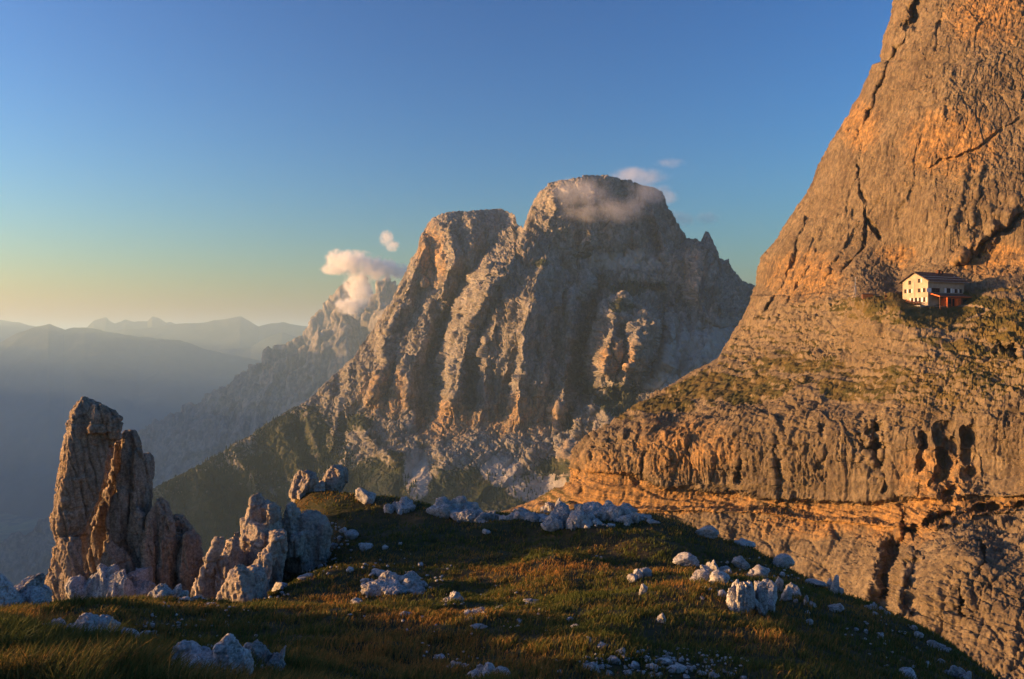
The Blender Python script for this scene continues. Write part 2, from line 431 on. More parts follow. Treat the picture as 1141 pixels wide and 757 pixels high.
    d += 1.2 * jblocks(P, (6.2, 6.2, 12), 23, 1.5, 1.5, 1.0, 50, .10, .1, .25, .09)
    d += 1.1 * blocks(P, (4.2, 4.2, 7), 24, 1.2, 1.3, 0.8, 0.14)
    d += 1.2 * (1 - 2 * np.abs(gnoise(Q * np.array([1 / 7, 1 / 7, 1 / 30]), 42)))
    brk = sstep(-0.35, 0.30, gnoise(P / np.array([70, 70, 90]), 45) + 0.4 * gnoise(P / 26, 46)); d = d * (0.72 + 0.4 * brk)
    d += fissures(P, (24, 24, 190), 43, 6.0, 0.045) + fissures(P, (10, 10, 80), 44, 2.6, 0.055)
    zz = (P[..., 2] + 5 * gnoise(P / 60, 51)) / 17.0
    lay = np.abs((zz % 1.0) - 0.5) * 2
    low = sstep(400, 480, Y) * (X > 370)
    d += 3.0 * (lay - 0.5) * (0.12 + low)
    d = d * soft * (1 + 0.6 * sstep(620, 680, X)) + 1.1 * fbm(P / 7, 3, 61)
    rows = np.abs(np.arange(P.shape[0]) - k)[:, None] / 26.0
    d = d * (0.35 + 0.65 * np.clip(rows, 0, 1))
    V = P + N * d[..., None]
    N2 = -grid_normals(V, 1)
    flat = sstep(0.50, 0.78, N2[..., 2])
    grass = np.clip(gm * (np.where(Y > foot, 0.80, 0.72) + 0.35 * flat) + 0.2 * flat * sstep(420, 500, Y), 0, 1) * np.clip(1 - scree * 1.2, 0, 1)
    forest = np.clip(blobs(X, Y, [(250, 560, 130, 95), (330, 540, 80, 70), (200, 640, 150, 120), (330, 640, 130, 70), (410, 555, 60, 40), (300, 500, 60, 40)]), 0, 1)
    grass = np.maximum(grass, 0.62 * forest * sstep(0.18, 0.5, N2[..., 2]))
    mat = rock_wall_material('mountain_dolomite', 2.2, ROCK, ROCK_PALE, ROCK_WARM, ROCK_DARK, rgb(0.036, 0.044, 0.020), rgb(0.058, 0.056, 0.026), 0.7)
    o, V = finish('mountain', P, N, d, mat, {'grass': grass, 'warm': warm, 'scree': np.clip(scree, 0, 1)})
    tag(o, 'big pale dolomite mountain with two summits across the gap', 'mountain', kind='structure')
    return V, N2, X, Y, forest, k

MV, MN, MX, MY, MFOREST, MK = build_mountain()

# ---- conifers on the mountain's lower left spur and foot
def build_forest():
    n, m = MX.shape
    rng = np.random.default_rng(3)
    ii = rng.integers(MK, n - 1, 260000); jj = rng.integers(0, m - 1, 260000)
    pn = gnoise(MV[ii, jj] / 60, 71) * 0.5 + 0.5
    extra = blobs(MX[ii, jj], MY[ii, jj], [(545, 548, 80, 22), (620, 530, 50, 12), (690, 450, 30, 26), (700, 322, 20, 8)]) * 0.10
    keep = (rng.random(260000) < np.maximum(MFOREST[ii, jj] ** 0.7 * sstep(0.3, 0.7, pn) * 0.5, extra) * sstep(0.12, 0.45, MN[ii, jj, 2]))
    ii, jj = ii[keep][:34000], jj[keep][:34000]
    B = MV[ii, jj]; k = len(B)
    h = rng.uniform(3.0, 7.5, k); r = h * rng.uniform(0.16, 0.25, k)
    S = 6; ang = np.arange(S) / S * 2 * np.pi
    V = []; F = []
    # two stacked ragged cones per tree
    for (z0, z1, rr) in ((-0.1, 0.62, 1.0), (0.38, 1.0, 0.66)):
        ring = np.stack([np.cos(ang)[None] * r[:, None] * rr * rng.uniform(0.75, 1.2, (k, S)), np.sin(ang)[None] * r[:, None] * rr * rng.uniform(0.75, 1.2, (k, S)),
                         (z0 * h)[:, None] + rng.uniform(-.06, .06, (k, S)) * h[:, None]], -1) + B[:, None]
        tip = B + np.stack([0 * h, 0 * h, z1 * h], -1)
        vs = np.concatenate([ring, tip[:, None]], 1)
        base = sum(len(q) for q in V) + (np.arange(k) * (S + 1))[:, None]
        a = np.arange(S); f = np.stack([a, (a + 1) % S, np.full(S, S)], -1)
        F.append((base[:, :, None] + f[None]).reshape(-1, 3)); V.append(vs.reshape(-1, 3))
    V = np.concatenate(V); F = np.concatenate(F)
    m = MB('conifer_green'); p = m.pos()
    m.color(m.mix(m.ramp(m.noise(p, 0.06, 3), 0.35, 0.65), rgb(0.022, 0.034, 0.016), rgb(0.045, 0.055, 0.022)))
    o = link('forest', raw_mesh('forest', V, F, False), m.m)
    tag(o, 'dark conifer forest on the lower spur of the mountain', 'forest', kind='stuff')
build_forest()

# ---- farther mountains and hills, each a ridge with a front and a back slope
def ridge(name, label, pts, d, x0, x1, zbase, slope, amp, cell, mat, nx=420, ny=150, seed=1, rocky=False):
    x = np.linspace(x0, x1, nx); yt = interp(pts, x)
    R = at(x, yt, d); t = np.linspace(0, 1, ny)
    run = (R[:, 2] - zbase) / slope
    hx = R[:, :2] / np.linalg.norm(R[:, :2], axis=-1, keepdims=True)
    fall = t ** (0.8 if rocky else 1.0)
    P = np.empty((ny, nx, 3))
    P[..., :2] = R[None, :, :2] - hx[None] * (run[None] * t[:, None])[..., None]
    P[..., 2] = R[None, :, 2] - (R[:, 2] - zbase)[None] * fall[:, None]
    P, k = add_back(P, [(cell * .5, -cell * .3), (cell * 2, -cell * 1.2), (cell * 6, -cell * 4)], 0)
    N = -grid_normals(P, 3)
    s = np.array([1, 1, 0.4])
    dd = amp * (fbm(P / cell * s, 4, seed, 0.5, True) * 0.5 - 0.2)
    if rocky:
        dd = dd + blocks(P, (cell * .5, cell * .5, cell), seed + 3, 1, 1.3, .5, .15) * 1.2 + blocks(P, (cell * .2, cell * .2, cell * .4), seed + 4, 1, 1.3, .6, .15) * 1.2
    o, V = finish(name, P, N, dd, mat, {'grass': np.full(P.shape[:2], 0.1), 'warm': np.full(P.shape[:2], 0.1), 'scree': np.zeros(P.shape[:2])})
    tag(o, label, 'mountain', kind='structure')

far_rock = rock_wall_material('far_dolomite', 9.0, ROCK, ROCK_PALE, ROCK_WARM, ROCK_DARK, GRASS_A, GRASS_A, 0.5)
ridge('far_mountain', 'jagged rock ridge falling to the valley behind the mountain', [(-160, 700), (60, 575), (130, 532), (200, 490), (250, 456), (280, 431), (315, 405), (335, 391), (350, 381), (362, 372), (372, 354),
      (380, 345), (386, 343), (392, 352), (400, 362), (408, 354), (414, 338), (422, 315), (430, 311), (443, 316), (470, 330), (520, 350)], 4400, -160, 520, -1500, 1.0, 42, 200, far_rock, 620, 300, 5, True)
ridge('far_mountain', 'hazy rock peak half wrapped in the sunlit cloud', [(120, 500), (230, 440), (300, 396), (340, 371), (348, 363), (356, 349), (372, 338), (385, 318), (392, 310), (402, 311), (410, 320), (418, 335), (432, 341), (480, 350), (540, 360)],
      5200, 120, 540, -1500, 1.3, 38, 190, far_rock, 420, 200, 9, True)

mh = MB('hill_forest'); ph = mh.pos()
mh.color(mh.mix(mh.ramp(mh.noise(ph, 0.0025, 6, 0.6), 0.4, 0.62), rgb(0.030, 0.042, 0.022), rgb(0.075, 0.085, 0.045)))
HILL = mh.m
ridge('far_hills', 'wooded hills with a pointed top across the valley', [(-260, 398), (-60, 392), (0, 382), (20, 372), (45, 366), (55, 363), (72, 370), (82, 367), (95, 366), (110, 368), (130, 372), (155, 380),
      (180, 379), (200, 381), (215, 387), (230, 393), (260, 399), (320, 410), (480, 425)], 10500, -260, 480, -1700, 0.55, 90, 1200, HILL, 560, 160, 2)
ridge('far_hills', 'low hazy hill closing the valley before the far range', [(180, 402), (225, 397), (250, 392), (280, 388), (300, 378), (315, 373), (330, 378), (345, 380), (480, 385)], 11500, 180, 480, -1700, 0.6, 60, 900, HILL, 300, 100, 3)
ridge('far_hills', 'long pale mountain range with a rounded high top', [(60, 376), (120, 371), (160, 367), (200, 363), (235, 360), (255, 357), (268, 355), (278, 360), (288, 366), (300, 363), (315, 360), (330, 363), (345, 366), (480, 371), (900, 371)],
      12800, 60, 900, -1700, 0.6, 60, 1100, HILL, 700, 100, 4)
ridge('far_hills', 'farthest pale range with small jagged peaks on the horizon', [(-900, 358), (-300, 354), (-100, 352), (0, 358), (20, 360), (42, 365), (80, 370), (98, 366), (105, 358), (112, 356), (118, 354), (123, 358), (128, 360), (140, 356), (150, 359),
      (165, 359), (170, 354), (176, 355), (185, 360), (190, 359), (205, 364), (230, 368), (300, 372), (900, 373)], 14000, -900, 900, -1700, 0.5, 36, 600, HILL, 1500, 90, 6)

# ---- valley floor: one sheet to the horizon
def build_valley():
    n, m = 160, 200
    yy = 60 + 45000 * np.linspace(0, 1, n) ** 2.2; u = np.linspace(-1, 1, m)
    Yg = np.repeat(yy[::-1, None], m, 1); Xg = u[None] * 40000 * (0.05 + 0.95 * (yy[::-1, None] / 45000))
    Z = -1700 + 14 * fbm(np.stack([Xg / 900, Yg / 900, 0 * Xg], -1), 3, 77)
    V = np.stack([Xg, Yg, Z], -1)
    m_ = MB('valley_fields'); p = m_.pos()
    fields = m_.noise(m_.scale(p, (1, 0.55, 0)), 0.0016, 5, 0.55)
    f2 = m_.noise(p, 0.008, 4)
    c = m_.mix(m_.ramp(fields, 0.46, 0.58), rgb(0.03, 0.042, 0.024), rgb(0.14, 0.20, 0.075))
    c = m_.mix(m_.ramp(f2, 0.5, 0.62, 0, 0.6), c, rgb(0.24, 0.27, 0.12))
    m_.color(c)
    o = link('valley', raw_mesh('valley', V.reshape(-1, 3), grid_faces(n, m)), m_.m)
    tag(o, 'hazy valley floor with fields and woods far below', 'valley', kind='structure')
build_valley()
# unseen range west of the view, added to keep the valley in shade
def build_shade_range():
    n, m = 60, 160
    yy = np.linspace(-4000, 14000, m); c = 400 + 160 * gnoise(np.stack([yy / 1500, 0 * yy, 0 * yy], -1), 881) + 60 * gnoise(np.stack([yy / 400, 0 * yy, 0 * yy], -1), 882)
    t = np.linspace(-1, 1, n)
    X = -11500 - 300 * gnoise(np.stack([yy / 1800, 0 * yy + 4, 0 * yy], -1), 883)[None] + t[:, None] * 3400
    Z = c[None] - np.abs(t[:, None]) ** 0.9 * (c[None] + 1710)
    P = np.stack([X, np.repeat(yy[None], n, 0), Z + 60 * fbm(np.stack([X / 500, yy[None] / 500 + 0 * X, 0 * X], -1), 3, 884)], -1)
    o = link('far_hills', raw_mesh('far_hills', P.reshape(-1, 3), grid_faces(n, m)), HILL)
    tag(o, 'unseen wooded range added left of view to shade the hazy valley', 'hills', kind='structure')
    yy = np.linspace(-3000, 7000, m); c = 225 + 130 * sstep(3200, 4500, yy) + 110 * gnoise(np.stack([yy / 700, 0 * yy + 3, 0 * yy], -1), 885) + 50 * gnoise(np.stack([yy / 200, 0 * yy, 0 * yy], -1), 886) - 700 * sstep(6200, 7000, yy)  # nearer shoulder, also out of view, added to shade the valley and far ridge
    t = np.linspace(-1, 1, n)
    X = -4700 - 0.7 * np.clip(yy - 3800, 0, None)[None] - 150 * gnoise(np.stack([yy / 900, 0 * yy + 4, 0 * yy], -1), 887)[None] + t[:, None] * 1650
    Z = c[None] - np.abs(t[:, None]) ** 0.9 * (c[None] + 1710)
    P = np.stack([X, np.repeat(yy[None], n, 0), Z + 40 * fbm(np.stack([X / 300, yy[None] / 300 + 0 * X, 0 * X], -1), 3, 888)], -1)
    o = link('far_hills', raw_mesh('far_hills', P.reshape(-1, 3), grid_faces(n, m)), HILL)
    tag(o, 'unseen steep shoulder added left of view to shade the valley and far ridge', 'hills', kind='structure')
build_shade_range()

# ---- the near cliff on the right with the ledge that carries the hut
def build_cliff():
    left = [(-120, 1035), (-40, 1006), (0, 998), (20, 994), (40, 986), (60, 982), (68, 984), (72, 972), (95, 962), (120, 950), (150, 931), (180, 916), (215, 899), (240, 884), (265, 868),
            (285, 852), (300, 846), (318, 845), (330, 838), (345, 832), (370, 818), (400, 799), (418, 768), (435, 740), (455, 705), (470, 683), (482, 660), (492, 648), (505, 642), (525, 639), (540, 637),
            (548, 612), (556, 596), (570, 560), (600, 520), (800, 430)]
    ctrl = [(1141, -100, 330), (1141, 0, 306), (1000, 0, 345), (1060, 100, 300), (960, 100, 342), (1141, 150, 278), (1000, 200, 305), (930, 160, 345), (900, 220, 348), (870, 270, 352), (848, 300, 355), (950, 280, 312),
            (1050, 260, 280), (1141, 260, 262), (1141, 310, 252), (1300, 0, 270), (1300, 200, 235), (1300, 330, 215),
            (1090, 312, 264), (1000, 325, 276), (940, 328, 292), (880, 340, 322), (838, 340, 348), (808, 390, 337),
            (1040, 339, 250), (1000, 338, 249), (1100, 345, 234), (960, 338, 266), (1141, 350, 222), (1000, 370, 240), (960, 370, 257), (1060, 370, 230), (1070, 339, 251),
            (1100, 400, 211), (1000, 400, 231), (950, 400, 252), (900, 400, 274), (850, 420, 284), (800, 430, 298), (740, 437, 318), (700, 460, 299), (660, 482, 290), (645, 500, 286),
            (1100, 460, 195), (1000, 455, 213), (900, 455, 236), (800, 465, 262), (720, 475, 276),
            (1100, 540, 191), (1000, 560, 206), (900, 555, 228), (800, 550, 251), (700, 540, 268), (640, 545, 280),
            (720, 582, 258), (800, 577, 243), (900, 590, 222), (1000, 603, 196), (1100, 570, 181),
            (1070, 600, 166), (1060, 700, 152), (1141, 650, 151), (1020, 650, 166), (1141, 590, 166),
            (960, 640, 196), (900, 650, 212), (850, 620, 225), (750, 610, 248), (1141, 757, 137), (1010, 757, 150), (900, 757, 196), (700, 700, 236), (640, 640, 268), (600, 560, 296),
            (1300, 450, 170), (1300, 600, 140), (1300, 780, 118), (560, 700, 300)]
    ny, nx = 1240, 900
    y = np.linspace(-110, 790, ny); u = np.linspace(0, 1, nx)
    a = np.array(left, float); xl = np.interp(y, a[:, 0], a[:, 1]); xr = np.full(ny, 1260.0)
    X = xl[:, None] + (xr - xl)[:, None] * (u[None] ** 1.12); Y = np.repeat(y[:, None], nx, 1)
    D = tps([c[:2] for c in ctrl], [c[2] for c in ctrl], 5e-4)(np.stack([X, Y], -1))
    WX = X + 5 * gnoise(np.stack([X / 16, Y / 22, 0 * X], -1), 191) + 1.6 * gnoise(np.stack([X / 4, Y / 6, 0 * X], -1), 193); WY = Y + 4 * gnoise(np.stack([X / 16, Y / 22, 0 * X + 9], -1), 192)
    WV = np.clip(0.75 + 1.1 * gnoise(np.stack([X / 11, Y / 15, 0 * X + 4], -1), 194), 0.15, 1.6)
    def rib(pts, w, amt, skew=0.0, pw=1.0):
        nonlocal D
        d, s, t = seg_dist(WX, WY, pts)
        ends = np.clip(np.minimum(t / 0.1, (1 - t) / 0.1), 0.1, 1)
        D = D - amt * np.clip(WV, 0, 1.1) * np.clip(1 - d / (w * WV * (1 + skew * s)), 0, 1) ** pw * ends
    # round the outer edge away from the viewer
    e = X - xl[:, None]
    D = D + 16 * np.exp(-e / 14) + np.where(Y < 330, 10 * np.exp(-e / 40), 0)
    # upper wall: clefts
    rib([(1024, -40), (1020, 10), (1010, 42), (994, 66), (984, 80), (980, 100), (974, 118), (970, 132), (951, 164)], 5, -8)
    rib([(1030, -60), (1026, 0), (1016, 36)], 13, -8)
    rib([(954, 178), (957, 190), (963, 226), (967, 256), (961, 276), (940, 306), (928, 322)], 4, -4)
    rib([(967, 240), (982, 268)], 3, -5)
    rib([(900, 236), (893, 262), (880, 300)], 4, -4)
    rib([(1056, 305), (1090, 286), (1097, 270), (1120, 256), (1141, 236), (1170, 220)], 4, -6)
    rib([(1060, 296), (1100, 262), (1141, 222)], 16, 5)
    rib([(1020, 192), (1061, 175), (1090, 167), (1113, 146), (1141, 128)], 3, -2)
    rib([(1046, 20), (1042, 60)], 3.5, -3.5)
    for k in range(26):
        r = random.Random(k); x0 = r.uniform(880, 1200); y0 = r.uniform(-60, 240); L = r.uniform(40, 120)
        rib([(x0, y0), (x0 - L * .10 + r.uniform(-4, 4), y0 + L * .5), (x0 - L * .22, y0 + L)], r.uniform(3, 7), r.uniform(-2.4, 1.8))
    # left flank slabs, slanting
    for k in range(15):
        r = random.Random(50 + k); x0 = r.uniform(850, 960); y0 = r.uniform(240, 330); L = r.uniform(40, 90)
        rib([(x0, y0), (x0 - L * .55, y0 + L)], r.uniform(3, 6), r.uniform(-3, 2.2))
    # lower band: an upper tier that overhangs a recessed bedded band, then a ledge and the lower tier
    WY2 = Y + 4 * gnoise(np.stack([X / 50, Y / 90, 0 * X], -1), 195) + 1.2 * gnoise(np.stack([X / 9, Y / 60, 0 * X], -1), 196)
    L1 = interp([(560, 530), (640, 522), (700, 528), (740, 544), (800, 548), (870, 556), (940, 561), (1000, 556), (1060, 556), (1300, 545)], X)
    L2 = interp([(560, 566), (640, 562), (700, 566), (780, 567), (850, 568), (905, 576), (960, 581), (1030, 586), (1060, 577), (1141, 562), (1300, 556)], X)
    on = sstep(500, 530, Y)
    D = D + on * (4.2 * sstep(-2.2, 2.2, WY2 - L1) - 5.2 * sstep(-1.5, 2.5, WY2 - L2))
    L3 = L1 + 13 + 3 * gnoise(np.stack([X / 40, 0 * X, 0 * X], -1), 197)
    D = D - on * 1.5 * sstep(-1.5, 1.5, WY2 - L3) * (WY2 < L2 + 4)
    for k in range(11):
        r = random.Random(100 + k); x0 = 660 + k * 48 + r.uniform(-22, 22); y0 = 468 + r.uniform(-6, 16) + max(0, (700 - x0) * .2); L = r.uniform(40, 80)
        rib([(x0, y0), (x0 + r.uniform(-6, 6), y0 + L * .5), (x0 + r.uniform(-8, 8), y0 + L)], r.uniform(5, 11), r.choice([-4.5, -3, -2, 2.2]))
    rib([(975, 470), (976, 500), (982, 528)], 11, -9)
    rib([(1050, 468), (1052, 505), (1048, 540), (1064, 566)], 15, -6)
    rib([(1064, 568), (1040, 578), (1012, 596)], 9, -13)
    rib([(1010, 556), (1010, 590), (1000, 612), (993, 640), (984, 676), (975, 720)], 8, -5)
    xb = interp([(560, 1016), (600, 1012), (640, 1003), (680, 994), (757, 984), (800, 980)], Y); xw = xb + 3 * gnoise(np.stack([Y / 12, 0 * Y, 0 * Y], -1), 198) + 1.5 * gnoise(np.stack([Y / 4, 0 * Y, 0 * Y], -1), 199)
    lowb = sstep(592, 612, Y)
    D = D + lowb * (7.5 * np.exp(-((X - xw + 13) / 8.0) ** 2) - 3.0 * sstep(-4, 4, X - xw) - 3.0 * np.exp(-((X - xw + 34) / 9.0) ** 2))
    rib([(1018, 610), (1006, 630), (1000, 665), (1004, 700)], 14, 7)
    rib([(1092, 596), (1098, 620), (1090, 640)], 5, -8)
    rib([(1070, 650), (1072, 700), (1080, 740)], 4, -4)
    rib([(1112, 380), (1126, 392), (1141, 398), (1165, 400)], 12, -16)
    rib([(1094, 350), (1100, 368)], 7, -5)
    rib([(1040, 590), (1090, 566), (1141, 562), (1200, 560)], 5, -6)
    rib([(640, 520), (660, 500), (700, 480)], 8, 4)
    rib([(870, 330), (830, 372), (800, 408)], 6, -4)
    rib([(905, 385), (850, 412), (800, 436)], 5, 3)
    P = at(X, Y, D)
    P, k = add_back(P, [(5, 0), (16, -1), (40, -3), (90, -6), (180, -10)], 1)
    X, Y = pad(X, k, 1), pad(Y, k, 1)
    N = -grid_normals(P, 5)
    # zones
    lip = interp([(560, 560), (640, 505), (660, 482), (720, 468), (800, 458), (900, 448), (1000, 448), (1060, 450), (1141, 452), (1300, 455)], X)
    foot = interp([(600, 500), (740, 436), (800, 404), (838, 345), (880, 338), (940, 328), (1000, 328), (1090, 318), (1141, 318), (1300, 318)], X)
    upper = sstep(8, -6, Y - foot); lower = sstep(-8, 8, Y - lip); ledge = np.clip(1 - upper - lower, 0, 1)
    hutpad = blobs(X, Y, [(1040, 338, 60, 8)])
    wv = np.stack([1.6 * gnoise(P / 14, 131), 1.6 * gnoise(P / 14, 132), 1.6 * gnoise(P / 14, 133)], -1); Q = P + wv
    d = 1.6 * fbm(P / 34, 3, 111)
    bl = 0.5 * blocks(P, (13, 13, 30), 121, .8, .9, .4, .05) + 0.8 * jblocks(P, (6.5, 6.5, 15), 122, 1.0, 1.0, .8, 40, .10)
    bs = 1.0 * jblocks(P, (2.5, 2.5, 5.2), 123, 1.4, 1.2, .9, 25, .06, .05, .2, .06) + 1.2 * jblocks(P, (1.0, 1.0, 1.8), 124, 1.6, 1.4, 1.0, 55, .12, .1, .25, .10) + 0.9 * blocks(P, (0.8, 0.8, 1.2), 125, 1.2, 1.2, .9, .14)
    brk = sstep(-0.35, 0.30, gnoise(P / np.array([16, 16, 22]), 147) + 0.4 * gnoise(P / 6, 148)); bs = bs * (0.40 + 0.85 * brk); bl = bl * (0.7 + 0.5 * brk)
    ang = np.array([1 / 3.2, 1 / 3.2, 1 / 20])
    flute = 1 - 2 * np.abs(gnoise(Q * ang, 141)); fl2 = 1 - 2 * np.abs(gnoise(Q * ang * 2.4, 142)); fl3 = 1 - 2 * np.abs(gnoise(Q * ang * 6.0, 143))
    z = P[..., 2] + 1.2 * gnoise(P / 20, 151)
    band = sstep(-3, 3, Y - pad(L1, k, 1)) * sstep(7, 1, Y - pad(L2, k, 1)) * sstep(500, 520, Y)
    d += bl * (0.30 * upper + 0.40 * ledge + 0.8 * lower * (1 - .6 * band)) + bs * (0.45 * upper + 0.9 * ledge + 1.0 * lower)
    d += flute * (0.28 * upper + 0.2 * lower) + fl2 * (0.2 * upper + 0.16 * lower + .1 * ledge) + fl3 * (0.12 + 0.05 * lower)
    d += (upper + lower * (1 - band)) * (0.5 - 0.25 * upper) * fissures(P, (9, 9, 120), 144, 1.2, 0.04) + 0.6 * fissures(P, (3.6, 3.6, 50), 145, 0.5, 0.05)
    lay = np.abs(((z / 2.3) % 1.0) - 0.5) * 2 + 0.6 * np.abs(((z / 0.9) % 1.0) - 0.5) * 2
    d += (lay - 0.7) * 0.55 * band
    # rough slabby ledge: scattered blocks and steps
    d += ledge * (1.7 * np.abs(fbm(P / 15, 3, 162)) + 1.1 * np.abs(fbm(P / 5.5, 4, 161)) + 0.28 * (np.abs((((z + 0.22 * P[..., 0] + 2.2 * gnoise(P / 9, 152)) / 2.6) % 1.0) - 0.5) * 2 - .5))
    d = d * (1 - hutpad) + 0.10 * fbm(P / 0.9, 3, 171)
    V = P + N * d[..., None]
    N2 = -grid_normals(V, 1)
    flat = sstep(0.45, 0.75, N2[..., 2])
    gm = blobs(X, Y, [(1050, 345, 100, 16), (1130, 362, 60, 28), (960, 345, 40, 12), (1080, 390, 30, 12), (1060, 440, 60, 26), (960, 436, 50, 12), (840, 435, 50, 16), (830, 446, 24, 12), (780, 432, 90, 14), (730, 452, 50, 10), (890, 408, 60, 9), (1110, 420, 60, 30),
                      (1000, 420, 40, 14), (620, 556, 30, 12), (870, 562, 30, 6)])
    near = blobs(X, Y, [(1050, 348, 120, 20), (1130, 365, 60, 30)])
    grass = np.clip(gm * (0.22 + 0.5 * flat) + 0.30 * near + ledge * (0.10 + 0.34 * flat + 0.36 * (np.abs((((P[..., 2] + 0.30 * P[..., 0] + 3 * gnoise(P / 16, 153)) / 5.2) % 1.0) - 0.5) * 2 - .45)) + 0.1 * lower * flat, 0, 1) * (1 - upper)
    grass = np.maximum(grass, hutpad * 0.9)
    pd_ = np.minimum(seg_dist(X, Y, [(1102, 343), (1094, 348), (1088, 352), (1078, 357)])[0] / 1.3, seg_dist(X, Y, [(1034, 341), (1052, 341.5), (1078, 340), (1102, 343)])[0] / 0.9)
    path = np.clip(1.6 - pd_, 0, 1); grass = grass * (1 - path)
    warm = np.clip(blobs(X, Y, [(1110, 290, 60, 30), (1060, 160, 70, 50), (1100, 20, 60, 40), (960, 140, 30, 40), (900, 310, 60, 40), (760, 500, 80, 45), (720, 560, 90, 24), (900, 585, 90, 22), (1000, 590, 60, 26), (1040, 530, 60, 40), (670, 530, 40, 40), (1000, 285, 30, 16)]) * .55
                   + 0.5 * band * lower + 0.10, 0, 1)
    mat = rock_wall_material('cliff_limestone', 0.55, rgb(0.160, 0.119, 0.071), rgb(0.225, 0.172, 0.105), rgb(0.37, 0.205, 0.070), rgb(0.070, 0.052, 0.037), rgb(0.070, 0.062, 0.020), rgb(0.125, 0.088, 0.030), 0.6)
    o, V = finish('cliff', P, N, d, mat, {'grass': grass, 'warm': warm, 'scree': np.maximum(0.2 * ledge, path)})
    tag(o, 'tall sunlit limestone cliff with a sloping ledge carrying the hut', 'cliff', kind='structure')
    return V, X, Y
CV, CXp, CYp = build_cliff()

def on_cliff(px, py):
    """world point of the cliff surface traced at px,py"""
    i = np.argmin((CXp - px) ** 2 + (CYp - py) ** 2); return CV.reshape(-1, 3)[i]

# ---- the evening haze
HAZE_TOP = max([MV[..., 2].max(), CV[..., 2].max()] + [max(q.co.z for q in o.data.vertices) for o in COL.objects if o.name.startswith('far_hills')]) + 20
def build_haze():
    x0, x1, y0, y1, z0, z1 = -45000, 45000, -3000, 47000, -1740, HAZE_TOP
    V = [(x, y, z) for z in (z0, z1) for y in (y0, y1) for x in (x0, x1)]
    F = [(0, 2, 3, 1), (4, 5, 7, 6), (0, 1, 5, 4), (1, 3, 7, 5), (3, 2, 6, 7), (2, 0, 4, 6)]
    m = bpy.data.materials.new('haze_air'); m.use_nodes = True
    nt = m.node_tree; out = nt.nodes['Material Output']; nt.nodes.remove(nt.nodes['Principled BSDF'])
    pv = nt.nodes.new('ShaderNodeVolumePrincipled')
    pv.inputs['Color'].default_value = (0.52, 0.78, 0.95, 1); pv.inputs['Density'].default_value = HAZE; pv.inputs['Anisotropy'].default_value = 0.3
    nt.links.new(pv.outputs[0], out.inputs['Volume'])
    o = link('haze', raw_mesh('haze', V, F, False), m); o['kind'] = 'stuff'
    o['label'] = 'pale evening haze filling the valley'
HAZE = 0.80e-4
build_haze()
# ------------------------------------------------------------------ the meadow underfoot
EDGE_RIDGE = [(330, 556, 37), (380, 557, 38), (420, 566, 37.5), (470, 568, 37.5), (520, 572, 37), (570, 575, 36.5), (620, 577, 36), (660, 578, 36), (700, 580, 35.5), (760, 592, 33.5), (830, 607, 30.5)]
EDGE_RIGHT = [(880, 635, 27), (930, 655, 24), (985, 680, 21), (1030, 710, 18), (1090, 757, 15), (1170, 830, 12)]
EDGE_LEFT = [(-60, 700, 9.5), (30, 688, 12), (90, 670, 16), (150, 664, 18), (200, 662, 19.5), (245, 664, 20.5)]
INNER = [(0, 757, 5), (0, 715, 7.5), (150, 757, 5.6), (100, 700, 10.5), (200, 700, 11.5), (250, 757, 7), (300, 668, 20), (400, 757, 8), (400, 700, 13), (330, 640, 25.5), (400, 645, 23), (360, 600, 31.5), (420, 600, 29.5), (400, 620, 27.5),
         (500, 640, 23.5), (570, 600, 29.5), (570, 670, 18), (570, 757, 9), (640, 640, 23), (700, 757, 10), (700, 690, 16), (700, 620, 26.5), (760, 650, 22), (850, 757, 11.3), (840, 690, 17), (830, 650, 23), (950, 757, 12.5), (950, 710, 16), (1010, 745, 14.4)]
def _ground_ctrl():
    pts = [tuple(at(*p)) for p in EDGE_RIDGE + EDGE_RIGHT + EDGE_LEFT + INNER]
    out = []
    def beyond(lst, dx, dy, drop):
        for p in lst:
            x, y, z = at(*p); out.append((x + dx, y + dy, z - drop)); out.append((x + 3.5 * dx, y + 3.5 * dy, z - 5.5 * drop))
    beyond(EDGE_RIDGE[1::2], 0.6, 6, 4.0); beyond(EDGE_RIGHT[::2], 5, 1.5, 4.2); beyond(EDGE_LEFT[2::2], -2.0, 5, 2.6)
    for p in [(60, 705, 29), (150, 700, 30), (215, 690, 30), (20, 720, 22)]: out.append(tuple(at(*p)))
    out += [(0, 0, -0.05), (4, 0, -0.6), (-4, 0, 0.1), (9, 4, -2.6), (-10, 4, -1.2), (0, -4, 1.0), (-30, 10, -13), (-45, 32, -30), (-25, -2, -5), (34, 10, -22), (30, -2, -14), (0, 95, -50), (45, 60, -55), (-45, 70, -50)]
    return pts + out
_gc = np.array(_ground_ctrl()); _gt = tps(_gc[:, :2], _gc[:, 2], 1e-4)
def gz(x, y, fine=True):
    x = np.asarray(x, float); y = np.asarray(y, float)
    z = _gt(np.stack([x, y], -1))
    p = np.stack([x, y, 0 * x], -1)
    z = z + (0.06 * np.clip(x, -2.5, 5) - 0.38 * sstep(4.5, 9, x)) * sstep(36, 27, y) * sstep(8, 17, y)
    a = np.clip((y - 1) / 10, 0.15, 1)
    z = z + a * (0.42 * gnoise(p / 5.5, 301) + 0.26 * gnoise(p / 2.3, 302))
    if fine: z = z + 0.085 * gnoise(p / 0.8, 303) + 0.03 * gnoise(p / 0.33, 304)
    return z
_dl = np.exp(np.linspace(math.log(2.2), math.log(58), 1500))
def hit(px, py):
    """distance at which the sight line through px,py meets the meadow"""
    q = at(px, py, _dl); gap = q[:, 2] - gz(q[:, 0], q[:, 1], False)
    k = np.argmax(gap < 0) if (gap < 0).any() else int(np.argmin(np.where(_dl > 8, gap, 9)))
    return float(_dl[k])

